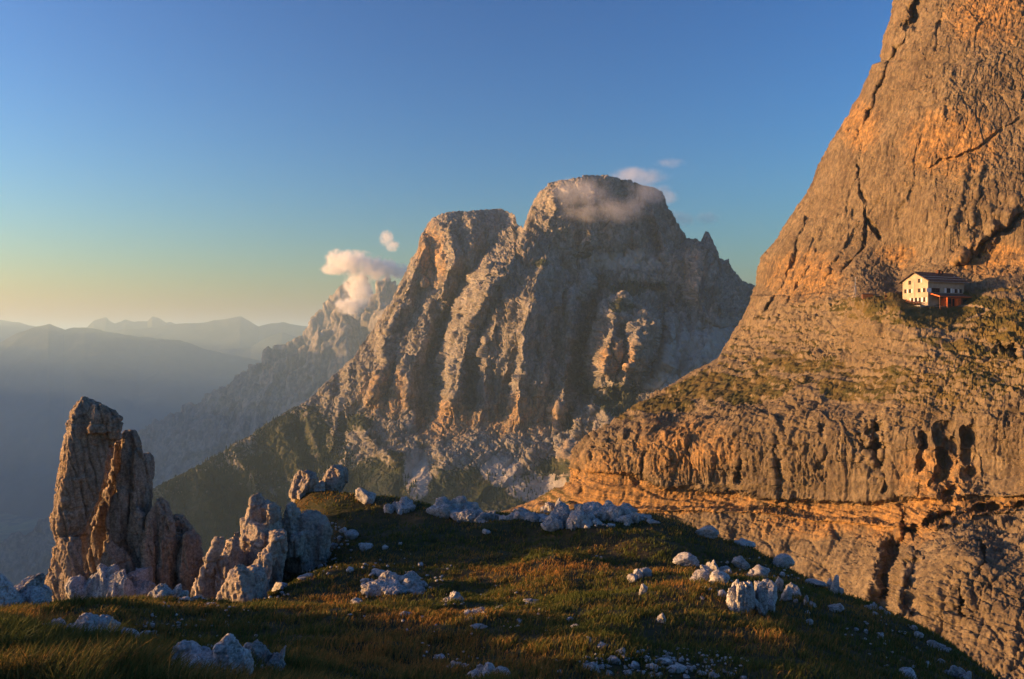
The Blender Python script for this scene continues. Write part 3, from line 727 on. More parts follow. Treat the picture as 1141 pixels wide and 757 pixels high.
def build_ground():
    n, m = 720, 620
    yy = np.exp(np.linspace(math.log(0.5), math.log(75), n))[::-1]; u = np.linspace(-1, 1, m)
    X = u[None] * (0.85 * yy[:, None] + 3); Y = np.repeat(yy[:, None], m, 1)
    Z = gz(X, Y)
    m_ = MB('meadow_soil'); p = m_.pos()
    a = m_.noise(p, 0.5, 5, 0.6); b = m_.noise(p, 5, 5, 0.6)
    c = m_.mix(m_.ramp(a, 0.4, 0.62), rgb(0.030, 0.034, 0.013), rgb(0.075, 0.050, 0.020))
    c = m_.mix(m_.ramp(b, 0.55, 0.7, 0, 0.6), c, rgb(0.10, 0.075, 0.035))
    m_.color(c); m_.bump(m_.noise(p, 14, 4, 0.6), 0.6, 0.05)
    V = np.stack([X, Y, Z], -1)
    o = link('ground', raw_mesh('ground', V.reshape(-1, 3), grid_faces(n, m)), m_.m)
    tag(o, 'grassy hummocky alpine meadow sloping down to the drop', 'meadow', kind='structure')
build_ground()

# ------------------------------------------------------------------ limestone materials and rock shapes
def stone_material(name, base, pale, stain, warm, s=1.0, warmth=0.25):
    m = MB(name); p = m.pos()
    n1 = m.noise(p, 0.9 * s, 5, 0.6); n2 = m.noise(p, 6 * s, 6, 0.65); st = m.noise(m.scale(p, (1, 1, 0.22)), 2.2 * s, 5, 0.6)
    c = m.mix(m.ramp(n1, 0.35, 0.65), base, pale)
    c = m.mix(m.ramp(m.noise(p, 0.55 * s, 4), 0.5, 0.7, 0, warmth), c, warm)
    c = m.mix(m.ramp(st, 0.55, 0.72, 0, 0.6), c, stain)
    c = m.mix(m.ramp(n2, 0.32, 0.55, 0.65, 0.0), c, stain)
    m.color(c)
    n3 = m.noise(p, 16 * s, 5, 0.6)
    c = m.mix(m.ramp(n3, 0.35, 0.6, 0.55, 0.0), c, stain)
    m.color(c)
    m.bump(m.noise(p, 9 * s, 4, 0.6), 0.75, 0.06 / s)
    return m.m
TOWER_M = stone_material('tower_limestone', rgb(0.27, 0.21, 0.155), rgb(0.37, 0.29, 0.21), rgb(0.09, 0.075, 0.06), rgb(0.40, 0.245, 0.12), 0.9, 0.5)
CRAG_M = stone_material('crag_limestone', rgb(0.34, 0.285, 0.23), rgb(0.46, 0.39, 0.315), rgb(0.12, 0.10, 0.082), rgb(0.44, 0.28, 0.16), 1.0, 0.4)
STONE_M = stone_material('pale_limestone', rgb(0.38, 0.36, 0.335), rgb(0.56, 0.53, 0.495), rgb(0.10, 0.092, 0.084), rgb(0.28, 0.225, 0.17), 2.4, 0.4)

def pillar(rows, d, thick, yaw, ncol=56, nrow=46, power=9.0, lean=0.0):
    """a standing slab: rows of (py, left px, right px) at distance d, thick metres deep, its face turned by yaw degrees"""
    a = np.array(rows, float); py = np.linspace(a[0, 0], a[-1, 0], nrow)
    L = at(np.interp(py, a[:, 0], a[:, 1]), py, d); R = at(np.interp(py, a[:, 0], a[:, 2]), py, d)
    c, s = math.cos(math.radians(yaw)), math.sin(math.radians(yaw))
    th = np.linspace(0, 2 * np.pi, ncol, endpoint=False)
    ct, stt = np.cos(th), np.sin(th); k = (np.abs(ct) ** power + np.abs(stt) ** power) ** (-1 / power)
    ex, ey = ct * k, stt * k
    V = []
    mid = (a[:, 1] + a[:, 2]).mean() / 2; rx = (mid - CX) / FOC; rl = math.hypot(rx, 1)
    fx, fy = rx / rl, 1 / rl                               # the direction the slab is looked at along, and its right
    for i in range(nrow):
        w = (R[i, 0] - L[i, 0]) / 2 / rl * 1.0; t = thick / 2 * (0.55 + 0.45 * min(1, i / (nrow * .3)))
        t = min(t, max(w * 1.3, 0.12))
        hw = max(0.35 * w, (w * rl - t * abs(s)) / max(abs(c), 0.3))
        p_, q_ = hw * ex * c - t * ey * s, hw * ex * s + t * ey * c
        V.append(np.stack([(L[i, 0] + R[i, 0]) / 2 + p_ * fy + q_ * fx, d + lean * (i / nrow) - p_ * fx + q_ * fy, np.full(ncol, L[i, 2])], -1))
    V = np.concatenate(V); F = []
    for i in range(nrow - 1):
        for j in range(ncol):
            j2 = (j + 1) % ncol
            F.append((i * ncol + j, (i + 1) * ncol + j, (i + 1) * ncol + j2, i * ncol + j2))
    caps = [list(range(ncol))[::1], list(range((nrow - 1) * ncol, nrow * ncol))[::-1]]
    return V, F + caps

def merged(pieces):
    V = []; F = []; n = 0
    for v, f in pieces:
        V += [tuple(q) for q in v]; F += [tuple(int(i) + n for i in q) for q in f]; n += len(v)
    me = bpy.data.meshes.new('tmp'); me.from_pydata(V, [], F); me.update(); return me

def carve(name, pieces, voxel, disp, mat):
    """fuse the pieces into one solid and break its surface into cracked rock"""
    tmp = bpy.data.objects.new('tmp', merged(pieces)); COL.objects.link(tmp)
    bm = bmesh.new(); bm.from_mesh(tmp.data); bmesh.ops.recalc_face_normals(bm, faces=bm.faces); bm.to_mesh(tmp.data); bm.free()
    md = tmp.modifiers.new('r', 'REMESH'); md.mode = 'VOXEL'; md.voxel_size = voxel
    dg = bpy.context.evaluated_depsgraph_get(); dg.update()
    me = bpy.data.meshes.new_from_object(tmp.evaluated_get(dg)); me.name = name
    old = tmp.data; bpy.data.objects.remove(tmp); bpy.data.meshes.remove(old)
    n = len(me.vertices); co = np.empty(n * 3, f32); me.vertices.foreach_get('co', co); co = co.reshape(-1, 3)
    no = np.empty(n * 3, f32); me.vertices.foreach_get('normal', no); no = no.reshape(-1, 3)
    co = co + no * disp(co)[:, None]
    me.vertices.foreach_set('co', co.astype(f32).ravel()); me.update()
    me.polygons.foreach_set('use_smooth', np.ones(len(me.polygons), bool))
    return link(name, me, mat)

def crack_disp(size, stretch=2.4, amp=1.0, slant=0.0, seed=400):
    def f(p):
        q = p.copy(); q[:, 0] = q[:, 0] + slant * q[:, 2]
        q = q + 0.12 * size * np.stack([gnoise(p / size, seed + 1), gnoise(p / size, seed + 2), gnoise(p / size, seed + 3)], -1)
        d = jblocks(p, (size, size, size * stretch * 1.5), seed + 4, 0.9, 0.6, 0.9, 36, slant, .08, .14, .03)
        d = d + 1.1 * jblocks(p, (size * .42, size * .42, size * .5 * stretch), seed + 5, 1.3, 0.8, 0.9, 42, slant, .12, .2, .05)
        d = d + blocks(p, (size * .17, size * .17, size * .2 * stretch), seed + 6, 1.1, 1.0, 0.9, 0.12)
        d = d + fissures(q, (size * .6, size * .6, size * stretch * 2.4), seed + 9, size * .10, 0.045) + fissures(q, (size * .9, size * .9, size * .45), seed + 10, size * .05, 0.04)
        rd = 1 - 2 * np.abs(gnoise(q * np.array([1, 1, 1 / (stretch * 2.5)]) / (size * .4), seed + 7))
        d = d + size * 0.022 * rd + 0.012 * size * fbm(p / (size * .12), 3, seed + 8)
        return amp * d
    return f

def pc(rows, ox, oy, s): return [(oy + y / s, ox + a / s, ox + b / s) for (y, a, b) in rows]

# ---- the leaning rock tower at the left
T = lambda rows: pc(rows, 30, 430, 2.914)
tower = [
    pillar(T([(44, 172, 205), (52, 160, 228), (68, 152, 262), (88, 146, 284), (115, 140, 297), (135, 136, 298), (165, 130, 288), (200, 122, 264), (250, 115, 248), (300, 106, 240), (350, 96, 224), (400, 90, 206), (440, 80, 192), (470, 86, 178), (500, 98, 166), (530, 106, 166), (545, 112, 160)]), 29.2, 1.4, 8),
    pillar(T([(152, 322, 346), (165, 312, 358), (200, 306, 366), (300, 300, 366), (400, 290, 366), (560, 270, 370), (850, 250, 380)]), 30.5, 1.0, -10),
    pillar(T([(178, 286, 322), (200, 282, 330), (260, 280, 326), (320, 264, 322), (400, 240, 316), (470, 208, 310), (560, 190, 300), (850, 170, 300)]), 30.9, 1.0, -30),
    pillar(T([(206, 344, 372), (240, 340, 382), (320, 338, 390), (420, 334, 392), (560, 330, 400), (850, 320, 410)]), 30.3, 0.9, 6),
    pillar(T([(330, 290, 330), (360, 280, 338), (430, 262, 336), (520, 250, 330), (700, 240, 330)]), 30.0, 0.7, -34),
    pillar(T([(395, 352, 366), (420, 344, 386), (500, 336, 392), (700, 330, 400)]), 29.8, 0.6, -20),
    pillar(T([(224, 362, 398), (245, 352, 403), (320, 350, 402), (400, 345, 400), (560, 330, 420), (700, 320, 440)]), 31.3, 1.3, -12),
    pillar(T([(165, 250, 300), (185, 240, 320), (260, 230, 330), (400, 200, 330), (600, 180, 330)]), 32.6, 1.2, 8),
    pillar(T([(494, 100, 164), (520, 96, 172), (560, 78, 176), (600, 64, 182), (650, 54, 190), (710, 46, 200), (900, 20, 240)]), 28.6, 0.7, -52),
    pillar(T([(300, 150, 260), (420, 120, 300), (560, 110, 320), (850, 90, 330)]), 32.4, 1.2, 0),
    pillar(T([(505, 258, 276), (530, 246, 290), (560, 235, 305), (620, 208, 325), (700, 185, 345), (850, 160, 370)]), 29.0, 0.6, -50),
    pillar(T([(520, 290, 312), (560, 280, 340), (640, 260, 360), (800, 250, 380)]), 29.3, 0.9, 5),
    pillar(T([(358, 428, 448), (380, 416, 462), (420, 396, 476), (480, 376, 486), (560, 358, 490), (650, 346, 484), (850, 330, 490)]), 30.0, 1.1, -12),
    pillar(T([(412, 446, 462), (440, 440, 482), (520, 430, 492), (650, 420, 490), (850, 410, 490)]), 29.7, 0.7, -30),
    pillar(T([(424, 480, 506), (440, 478, 520), (475, 470, 548), (530, 470, 560), (600, 470, 566), (850, 470, 580)]), 30.7, 1.1, 14),
    pillar(T([(476, 516, 544), (500, 504, 560), (560, 492, 570), (640, 486, 566), (850, 480, 570)]), 30.0, 0.8, -28),
    pillar(T([(600, 40, 560), (720, 30, 590), (950, 0, 620)]), 30.8, 2.0, 0),
]
tower += [pillar(T([(38, 178, 198), (60, 168, 214), (120, 158, 228)]), 29.0, 0.7, -30), pillar(T([(80, 262, 286), (108, 252, 301), (170, 240, 298)]), 29.2, 0.9, 22), pillar(T([(60, 210, 240), (90, 200, 262), (150, 190, 270)]), 28.8, 0.7, 14), pillar(T([(190, 124, 190), (260, 114, 190), (340, 100, 180), (380, 98, 170)]), 28.7, 0.6, 20)]
_r = random.Random(21)
for k in range(12):                                       # jagged fins stepping down to the right
    xc = 372 + k * 16 + _r.uniform(-8, 8); yt = float(np.interp(xc, [370, 440, 480, 520, 560], [430, 372, 420, 436, 480])) + _r.uniform(-4, 70); w = _r.uniform(11, 21)
    tower.append(pillar(T([(yt, xc - 2, xc + 5), (yt + 16, xc - w * .55, xc + w * .5), (yt + 60, xc - w, xc + w * .8), (yt + 150, xc - w * 1.2, xc + w), (900, xc - w * 2, xc + w * 1.5)]), 29.7 + _r.uniform(-.35, .5), 0.5, _r.uniform(-45, 20)))
o = carve('rock_tower', tower, 0.036, crack_disp(0.8, 3.2, 0.9, 0.2, 410), TOWER_M)
tag(o, 'tall leaning split rock tower standing over the hazy valley', 'rock tower')

# ---- the knoll's rocky left flank
K = lambda rows: pc(rows, 200, 510, 4.204)
def crag(name, pieces, label, cat, size=0.8, stretch=1.7, seed=430, voxel=0.04, mat=None, slant=0.1, amp=0.9):
    o = carve(name, pieces, voxel, crack_disp(size, stretch, amp, slant, seed), mat or CRAG_M)
    return tag(o, label, cat)
crag('rock_slab', [pillar(K([(374, 190, 206), (400, 160, 204), (450, 130, 196), (500, 98, 180), (560, 72, 160), (620, 56, 150), (760, 50, 150)]), 24.5, 0.5, -44),
                   pillar(K([(455, 170, 215), (500, 160, 212), (620, 130, 190), (760, 120, 190)]), 24.8, 0.7, 12)],
     'tilted pointed slab between the tower and the lit crag', 'rock', 0.9, 2.4, 431)
crag('rock_outcrop', [pillar(K([(205, 372, 430), (240, 340, 470), (330, 310, 500), (450, 260, 520), (560, 220, 480), (800, 190, 460)]), 28.0, 1.6, -30),
                      pillar(K([(385, 222, 268), (450, 190, 310), (520, 170, 330), (620, 150, 340), (800, 140, 350)]), 26.3, 0.9, -24),
                      pillar(K([(300, 300, 420), (400, 262, 470), (520, 240, 470), (700, 220, 460)]), 27.0, 0.9, -46),
                      pillar(K([(352, 262, 280), (390, 226, 285), (450, 205, 290), (520, 196, 290), (600, 180, 260), (760, 170, 260)]), 25.6, 0.5, -50),
                      pillar(K([(168, 348, 376), (190, 330, 392), (230, 318, 412), (290, 284, 410), (350, 278, 440), (420, 280, 430), (500, 270, 420), (640, 250, 420), (760, 240, 420)]), 27.3, 0.9, -52),
                      pillar(K([(218, 412, 450), (240, 408, 462), (280, 406, 462), (330, 400, 450)]), 27.0, 0.5, -46),
                      pillar(K([(380, 440, 480), (440, 380, 470), (520, 330, 430), (600, 280, 420), (700, 260, 420)]), 25.4, 0.6, -50),
                      pillar(K([(350, 420, 500), (420, 410, 500), (520, 380, 480), (640, 350, 470)]), 26.4, 1.4, 10)],
     'tall sunlit crag with a grassy cap at the meadow edge', 'rock outcrop', 0.62, 1.9, 432)
crag('rock_outcrop', [pillar(K([(280, 500, 680), (340, 470, 712), (420, 440, 715), (560, 420, 690)]), 29.3, 1.6, -20),
                      pillar(K([(216, 502, 536), (235, 492, 552), (280, 478, 575), (340, 464, 600), (410, 452, 640), (520, 440, 640)]), 28.6, 0.7, -52),
                      pillar(K([(262, 570, 640), (285, 560, 690), (330, 560, 712), (390, 540, 705), (500, 520, 690)]), 29.0, 1.4, 5),
                      pillar(K([(308, 660, 700), (350, 650, 706), (400, 638, 700), (480, 620, 690)]), 28.5, 0.4, -50),
                      pillar(K([(360, 520, 580), (400, 510, 580), (460, 500, 570)]), 27.6, 0.8, -10)],
     'low broken outcrop in the grass right of the sunlit crag', 'rock outcrop', 0.5, 1.3, 433)
crag('rock_outcrop', [pillar(K([(520, 250, 390), (580, 200, 420), (660, 170, 420), (760, 160, 420)]), 22.6, 1.0, -20),
                      pillar(K([(500, 262, 300), (530, 240, 330), (580, 215, 350), (640, 175, 370), (760, 160, 380)]), 21.8, 0.5, -48),
                      pillar(K([(505, 330, 380), (540, 320, 410), (600, 290, 400), (700, 270, 390)]), 22.6, 0.9, 10),
                      pillar(K([(450, 395, 430), (490, 392, 440), (560, 385, 430)]), 23.6, 0.5, -15)],
     'pale jumbled rock at the foot of the sunlit crag', 'rock outcrop', 0.5, 1.3, 434)
crag('rock_outcrop', [pillar(K([(56, 566, 604), (66, 552, 640), (90, 542, 656), (130, 530, 652), (170, 522, 630), (200, 517, 640), (300, 510, 640)]), 36.8, 0.8, -52)],
     'sunlit block on the skyline of the knoll, left of the dark one', 'rock outcrop', 0.8, 1.6, 435)
crag('rock_outcrop', [pillar(K([(40, 720, 760), (52, 700, 786), (80, 680, 794), (120, 655, 792), (165, 640, 775), (190, 640, 770), (300, 640, 770)]), 37.6, 0.9, -40),
                      pillar(K([(120, 630, 680), (150, 616, 690), (200, 600, 680), (280, 600, 680)]), 37.0, 1.0, -10)],
     'grey knobbly block on the skyline right of the sunlit block', 'rock outcrop', 0.6, 1.4, 436)

def boulder_mesh(name, seed, n=14, planes=15, rough=1.0, mat=None):
    """angular limestone boulder of half size 1"""
    r = np.random.default_rng(seed)
    t = np.linspace(-1, 1, n); A, B = np.meshgrid(t, t); one = np.ones_like(A)
    dirs = []; F = []
    for k, (ax, sg) in enumerate([(0, 1), (0, -1), (1, 1), (1, -1), (2, 1), (2, -1)]):
        c = [None] * 3; c[ax] = one * sg; c[(ax + 1) % 3] = A * sg; c[(ax + 2) % 3] = B
        dirs.append(np.stack(c, -1).reshape(-1, 3)); F.append(grid_faces(n, n, True) + k * n * n)
    d = np.concatenate(dirs); d = d / np.linalg.norm(d, axis=1, keepdims=True)
    nn = r.normal(size=(planes, 3)); nn /= np.linalg.norm(nn, axis=1, keepdims=True); dd = r.uniform(0.62, 1.0, planes)
    q = np.clip(d @ nn.T, 0, None) / dd
    rad = ((q ** 30).sum(1) + 1e-9) ** (-1 / 30); rad = np.clip(rad, 0.3, 1.35)
    o = seed * 3.7
    v = d * rad[:, None]
    b = blocks(v + o, (0.75, 0.75, 0.6), seed, 1.1, 0.8, 1.0, 0.08) + blocks(v + o, (0.3, 0.3, 0.26), seed + 1, 1.2, 0.9, 1.1, 0.12) + blocks(v + o, (0.12, 0.12, 0.12), seed + 2, 1.3, 1.0, 1.1, 0.18)
    v = v + d * (rough * (0.85 * b + 0.06 * fbm((v + o) * 3.5, 3, seed)))[:, None]
    me = raw_mesh(name, v, np.concatenate(F)); bm = bmesh.new(); bm.from_mesh(me); bmesh.ops.remove_doubles(bm, verts=bm.verts, dist=1e-5); bm.to_mesh(me); bm.free()
    me.polygons.foreach_set('use_smooth', np.ones(len(me.polygons), bool))
    me.materials.append(mat or STONE_M); return me

def hull_piece(r, c, ext, n=7, planes=9):
    """one angular chunk: centre c, half extents ext"""
    t = np.linspace(-1, 1, n); A, B = np.meshgrid(t, t); one = np.ones_like(A); dirs = []; F = []
    for k, (ax, sg) in enumerate([(0, 1), (0, -1), (1, 1), (1, -1), (2, 1), (2, -1)]):
        q = [None] * 3; q[ax] = one * sg; q[(ax + 1) % 3] = A * sg; q[(ax + 2) % 3] = B
        dirs.append(np.stack(q, -1).reshape(-1, 3)); F.append(grid_faces(n, n, True) + k * n * n)
    d = np.concatenate(dirs); d = d / np.linalg.norm(d, axis=1, keepdims=True)
    nn = r.normal(size=(planes, 3)); nn /= np.linalg.norm(nn, axis=1, keepdims=True); dd = r.uniform(0.55, 1.0, planes)
    rad = np.clip((((np.clip(d @ nn.T, 0, None) / dd) ** 30).sum(1) + 1e-9) ** (-1 / 30), 0.3, 1.3)
    a = r.uniform(-.5, .5); v = d * rad[:, None] * np.array(ext)
    v = np.stack([v[:, 0] * math.cos(a) - v[:, 2] * math.sin(a), v[:, 1], v[:, 0] * math.sin(a) + v[:, 2] * math.cos(a)], -1)
    return v + np.array(c), [list(map(int, f)) for f in np.concatenate(F)]

def outcrop_mesh(name, seed, ratio_h, count, ratio_d=0.8):
    """broken karst outcrop about 2 wide, 2*ratio_d deep, ratio_h high, made of fused angular chunks"""
    r = np.random.default_rng(seed); pcs = []
    for i in range(count):
        x = r.uniform(-.92, .92); y = r.uniform(-.75, .75) * ratio_d; e = 1 - 0.55 * (x * x + (y / ratio_d) ** 2)
        hgt = ratio_h * max(0.3, e) * r.uniform(0.55, 1.15); w = r.uniform(.2, .5)
        pcs.append(hull_piece(r, (x, y, hgt * .35), (w, w * r.uniform(.7, 1.2), hgt * .75)))
    o = carve(name, pcs, 0.024, crack_disp(0.34, 1.0, 0.8, 0.1, seed), STONE_M)
    me = o.data; bpy.data.objects.remove(o)
    n = len(me.vertices); co = np.empty(n * 3, f32); me.vertices.foreach_get('co', co); co = co.reshape(-1, 3)
    lo, hi = np.percentile(co, 1, 0), np.percentile(co, 99, 0)
    co[:, :2] = (co[:, :2] - (lo + hi)[:2] / 2) / ((hi - lo)[:2] / 2); co[:, 2] /= hi[2]
    me.vertices.foreach_set('co', co.ravel()); me.update(); return me

FOOT = []                                   # footprints kept free of grass
def place_stone(name, me, px, py, w, h, label, cat, group=None, deep=0.85, d=None, sink=0.3, rot=None):
    d = d or hit(px, py + h * 0.45)
    W_, H_ = w / FOC * d, h / FOC * d
    x, y = (px - CX) / FOC * d, d + W_ * deep * 0.35
    z = float(gz(x, y, False)); zt = EYE - (py - h * .5 - CY) / FOC * d
    o = link(name, me)
    hh = max(H_ * 0.5, (zt - z) * 0.5) if zt > z else H_ * 0.5
    hh = min(hh, H_ * 1.1)
    o.location = (x, y, z + hh * (0.9 - sink)); o.scale = (W_ / 2, W_ / 2 * deep, hh * 1.15)
    o.rotation_euler = (0, 0, rot if rot is not None else random.uniform(0, 6.28) if max(deep, 1 / deep) < 1.3 else random.uniform(-.25, .25))
    FOOT.append((x, y, W_ * 0.40, W_ * deep * 0.40)); return tag(o, label, cat, group)

BIG = [  # px, py (centre), width, height in the photo, depth ratio, label
    (12, 653, 66, 54, 1.0, 'big rounded grey boulder cut by the left edge, beside the tower'),
    (122, 646, 80, 46, 0.7, 'large pale boulder at the foot of the leaning tower'),
    (180, 652, 38, 20, 0.8, 'small craggy pale rock right of the pale boulder below the tower'),
    (78, 697, 118, 30, 0.55, 'long flat pale slab in the grass at the lower left'),
    (206, 734, 116, 52, 0.7, 'broad stained pale slab at the bottom left of the meadow'),
    (298, 730, 36, 34, 0.9, 'upright holed pale rock right of the broad slab at the bottom left'),
    (272, 729, 24, 16, 0.9, 'squat pale rock touching the upright holed rock at the bottom left'),
    (241, 719, 26, 17, 0.9, 'pale block on the right end of the broad bottom left slab'),
    (407, 554, 22, 16, 0.9, 'small grey rock on the skyline beside the grey knobbly block'),
    (444, 564, 32, 16, 0.8, 'pale blue-grey rock on the skyline left of the long flat rock'),
    (505, 567, 64, 22, 0.6, 'long flat layered rock on the skyline above the meadow middle'),
    (537, 576, 36, 14, 0.7, 'low pale shelf under the right end of the long skyline rock'),
    (586, 573, 42, 14, 0.6, 'low flat grey rock on the skyline right of the long layered rock'),
    (620, 558, 30, 18, 0.9, 'darker rock poking above the jumbled pale skyline outcrop'),
    (636, 575, 54, 26, 0.7, 'jumbled pale outcrop on the skyline in front of the cliff'),
    (676, 570, 60, 18, 0.6, 'rubbly low outcrop on the skyline right of the jumbled pale one'),
    (712, 577, 40, 10, 0.6, 'long thin rock trailing off the right end of the skyline rubble'),
    (438, 650, 66, 24, 0.6, 'broad flat pale rock with a raised right end in the middle left of the meadow'),
    (834, 663, 44, 40, 0.85, 'largest round-topped boulder of the cluster on the right slope'),
    (853, 660, 22, 30, 0.9, 'narrow upright rock against the right side of the largest cluster boulder'),
    (857, 676, 12, 12, 0.9, 'small rock at the right foot of the largest cluster boulder'),
    (799, 632, 30, 14, 0.8, 'low rock at the top left of the right slope cluster'),
    (766, 624, 22, 17, 0.9, 'sunlit rock standing apart at the upper left end of the cluster'),
    (782, 643, 20, 12, 0.9, 'flat rock at the left end of the right slope cluster'),
    (801, 645, 20, 14, 0.9, 'rounded rock in the middle of the right slope cluster'),
    (828, 630, 18, 12, 0.9, 'rock on the upper edge of the right slope cluster'),
    (846, 640, 24, 14, 0.9, 'rock above and right of the largest cluster boulder'),
    (868, 652, 12, 18, 0.9, 'tall thin rock right of the cluster, nearest to it of three'),
    (876, 663, 11, 15, 0.9, 'lower middle one of three thin rocks right of the cluster'),
    (886, 657, 14, 17, 0.9, 'rightmost of three thin rocks right of the cluster'),
    (787, 594, 24, 11, 0.7, 'pale rock on the right shoulder edge, highest of the edge rocks'),
    (829, 606, 22, 9, 0.7, 'low pale rock on the right edge above the cluster'),
    (871, 627, 24, 14, 0.7, 'double lump of pale rock on the right edge against the cliff'),
    (912, 651, 22, 10, 0.7, 'flat pale rock on the right edge below the double lump'),
    (932, 646, 12, 9, 0.8, 'small round rock perched on the right edge'),
    (977, 678, 28, 11, 0.7, 'flat blue-grey slab hanging over the right edge'),
    (1042, 718, 26, 11, 0.7, 'sloping rock low on the right edge'),
    (1064, 750, 34, 14, 0.7, 'big pale rock at the bottom right corner of the slope'),
    (1014, 752, 18, 10, 0.8, 'pale rock in the dark grass near the bottom right corner'),
    (932, 678, 15, 10, 0.8, 'lone pale rock on the dark slope right of the cluster'),
    (507, 666, 28, 13, 0.8, 'pale rock with a notched top in the middle of the meadow'),
    (531, 681, 25, 12, 0.8, 'rounded grey rock right below the notched rock'),
    (533, 699, 20, 6, 0.7, 'flat stone in the grass below the rounded grey rock'),
    (593, 671, 18, 9, 0.8, 'pale pointed stone right of the notched rock'),
    (512, 741, 30, 10, 0.6, 'flat pale rock at the bottom middle, left of its larger neighbour'),
    (548, 748, 42, 18, 0.6, 'larger humped pale rock at the bottom middle of the photo'),
    (663, 743, 30, 14, 0.7, 'wide pale rock at the left end of the bottom rubble'),
    (712, 640, 12, 11, 0.9, 'stone in the small group left of the cluster, topmost left'),
    (721, 638, 13, 10, 0.9, 'stone in the small group left of the cluster, topmost right'),
    (705, 646, 12, 8, 0.9, 'stone in the small group left of the cluster, at its left end'),
    (717, 658, 8, 12, 0.9, 'upright thin stone lowest in the small group left of the cluster'),
    (738, 691, 12, 11, 0.9, 'lone pale stone in the open grass below the cluster'),
    (391, 597, 16, 11, 0.8, 'pale stone on the knoll right of the low broken outcrop'),
    (406, 610, 14, 9, 0.8, 'second pale stone on the knoll, just below the first one'),
    (311, 655, 20, 9, 0.8, 'flat-topped pale rock in the grass at the foot of the crag'),
    (339, 644, 18, 6, 0.7, 'flat pale stone between the crag foot and the broad flat rock'),
    (424, 640, 22, 8, 0.7, 'low pale stone touching the broad flat rock'),
]
for k, (px, py, w, h, dp, lab) in enumerate(BIG):
    big = w > 26
    if w > 24:
        me = outcrop_mesh('boulder', 500 + 11 * k, 2 * h / w, 9 if h > 30 else 18 if w > 40 else 11)
        d_ = hit(px, py + h * .45); s_ = w / FOC * d_ / 2; y_ = d_ + s_ * dp * .5; x_ = (px - CX) / FOC * d_
        o = link('boulder', me); zg = float(gz(x_, y_, False)); zt = EYE - (py - h * .5 - CY) / FOC * d_
        top = 1.0; up = max(0.5 * h / FOC * d_, min(zt - zg, 0.9 * h / FOC * d_))
        o.location = (x_, y_, zg - 0.04); o.scale = (s_ * 1.08, s_ * dp * 1.25, up / top); o.rotation_euler = (0, 0, random.uniform(-.2, .2))
        FOOT.append((x_, y_, s_ * .7, s_ * dp * .6)); tag(o, lab, 'boulder', 'pale limestone boulders in the meadow'); continue
    me = boulder_mesh('boulder', 500 + 11 * k, 18, 11, 0.9)
    place_stone('boulder', me, px, py, w, h, lab, 'boulder' if w > 17 else 'stone', 'pale limestone boulders in the meadow', dp, rot=random.uniform(-.2, .2))

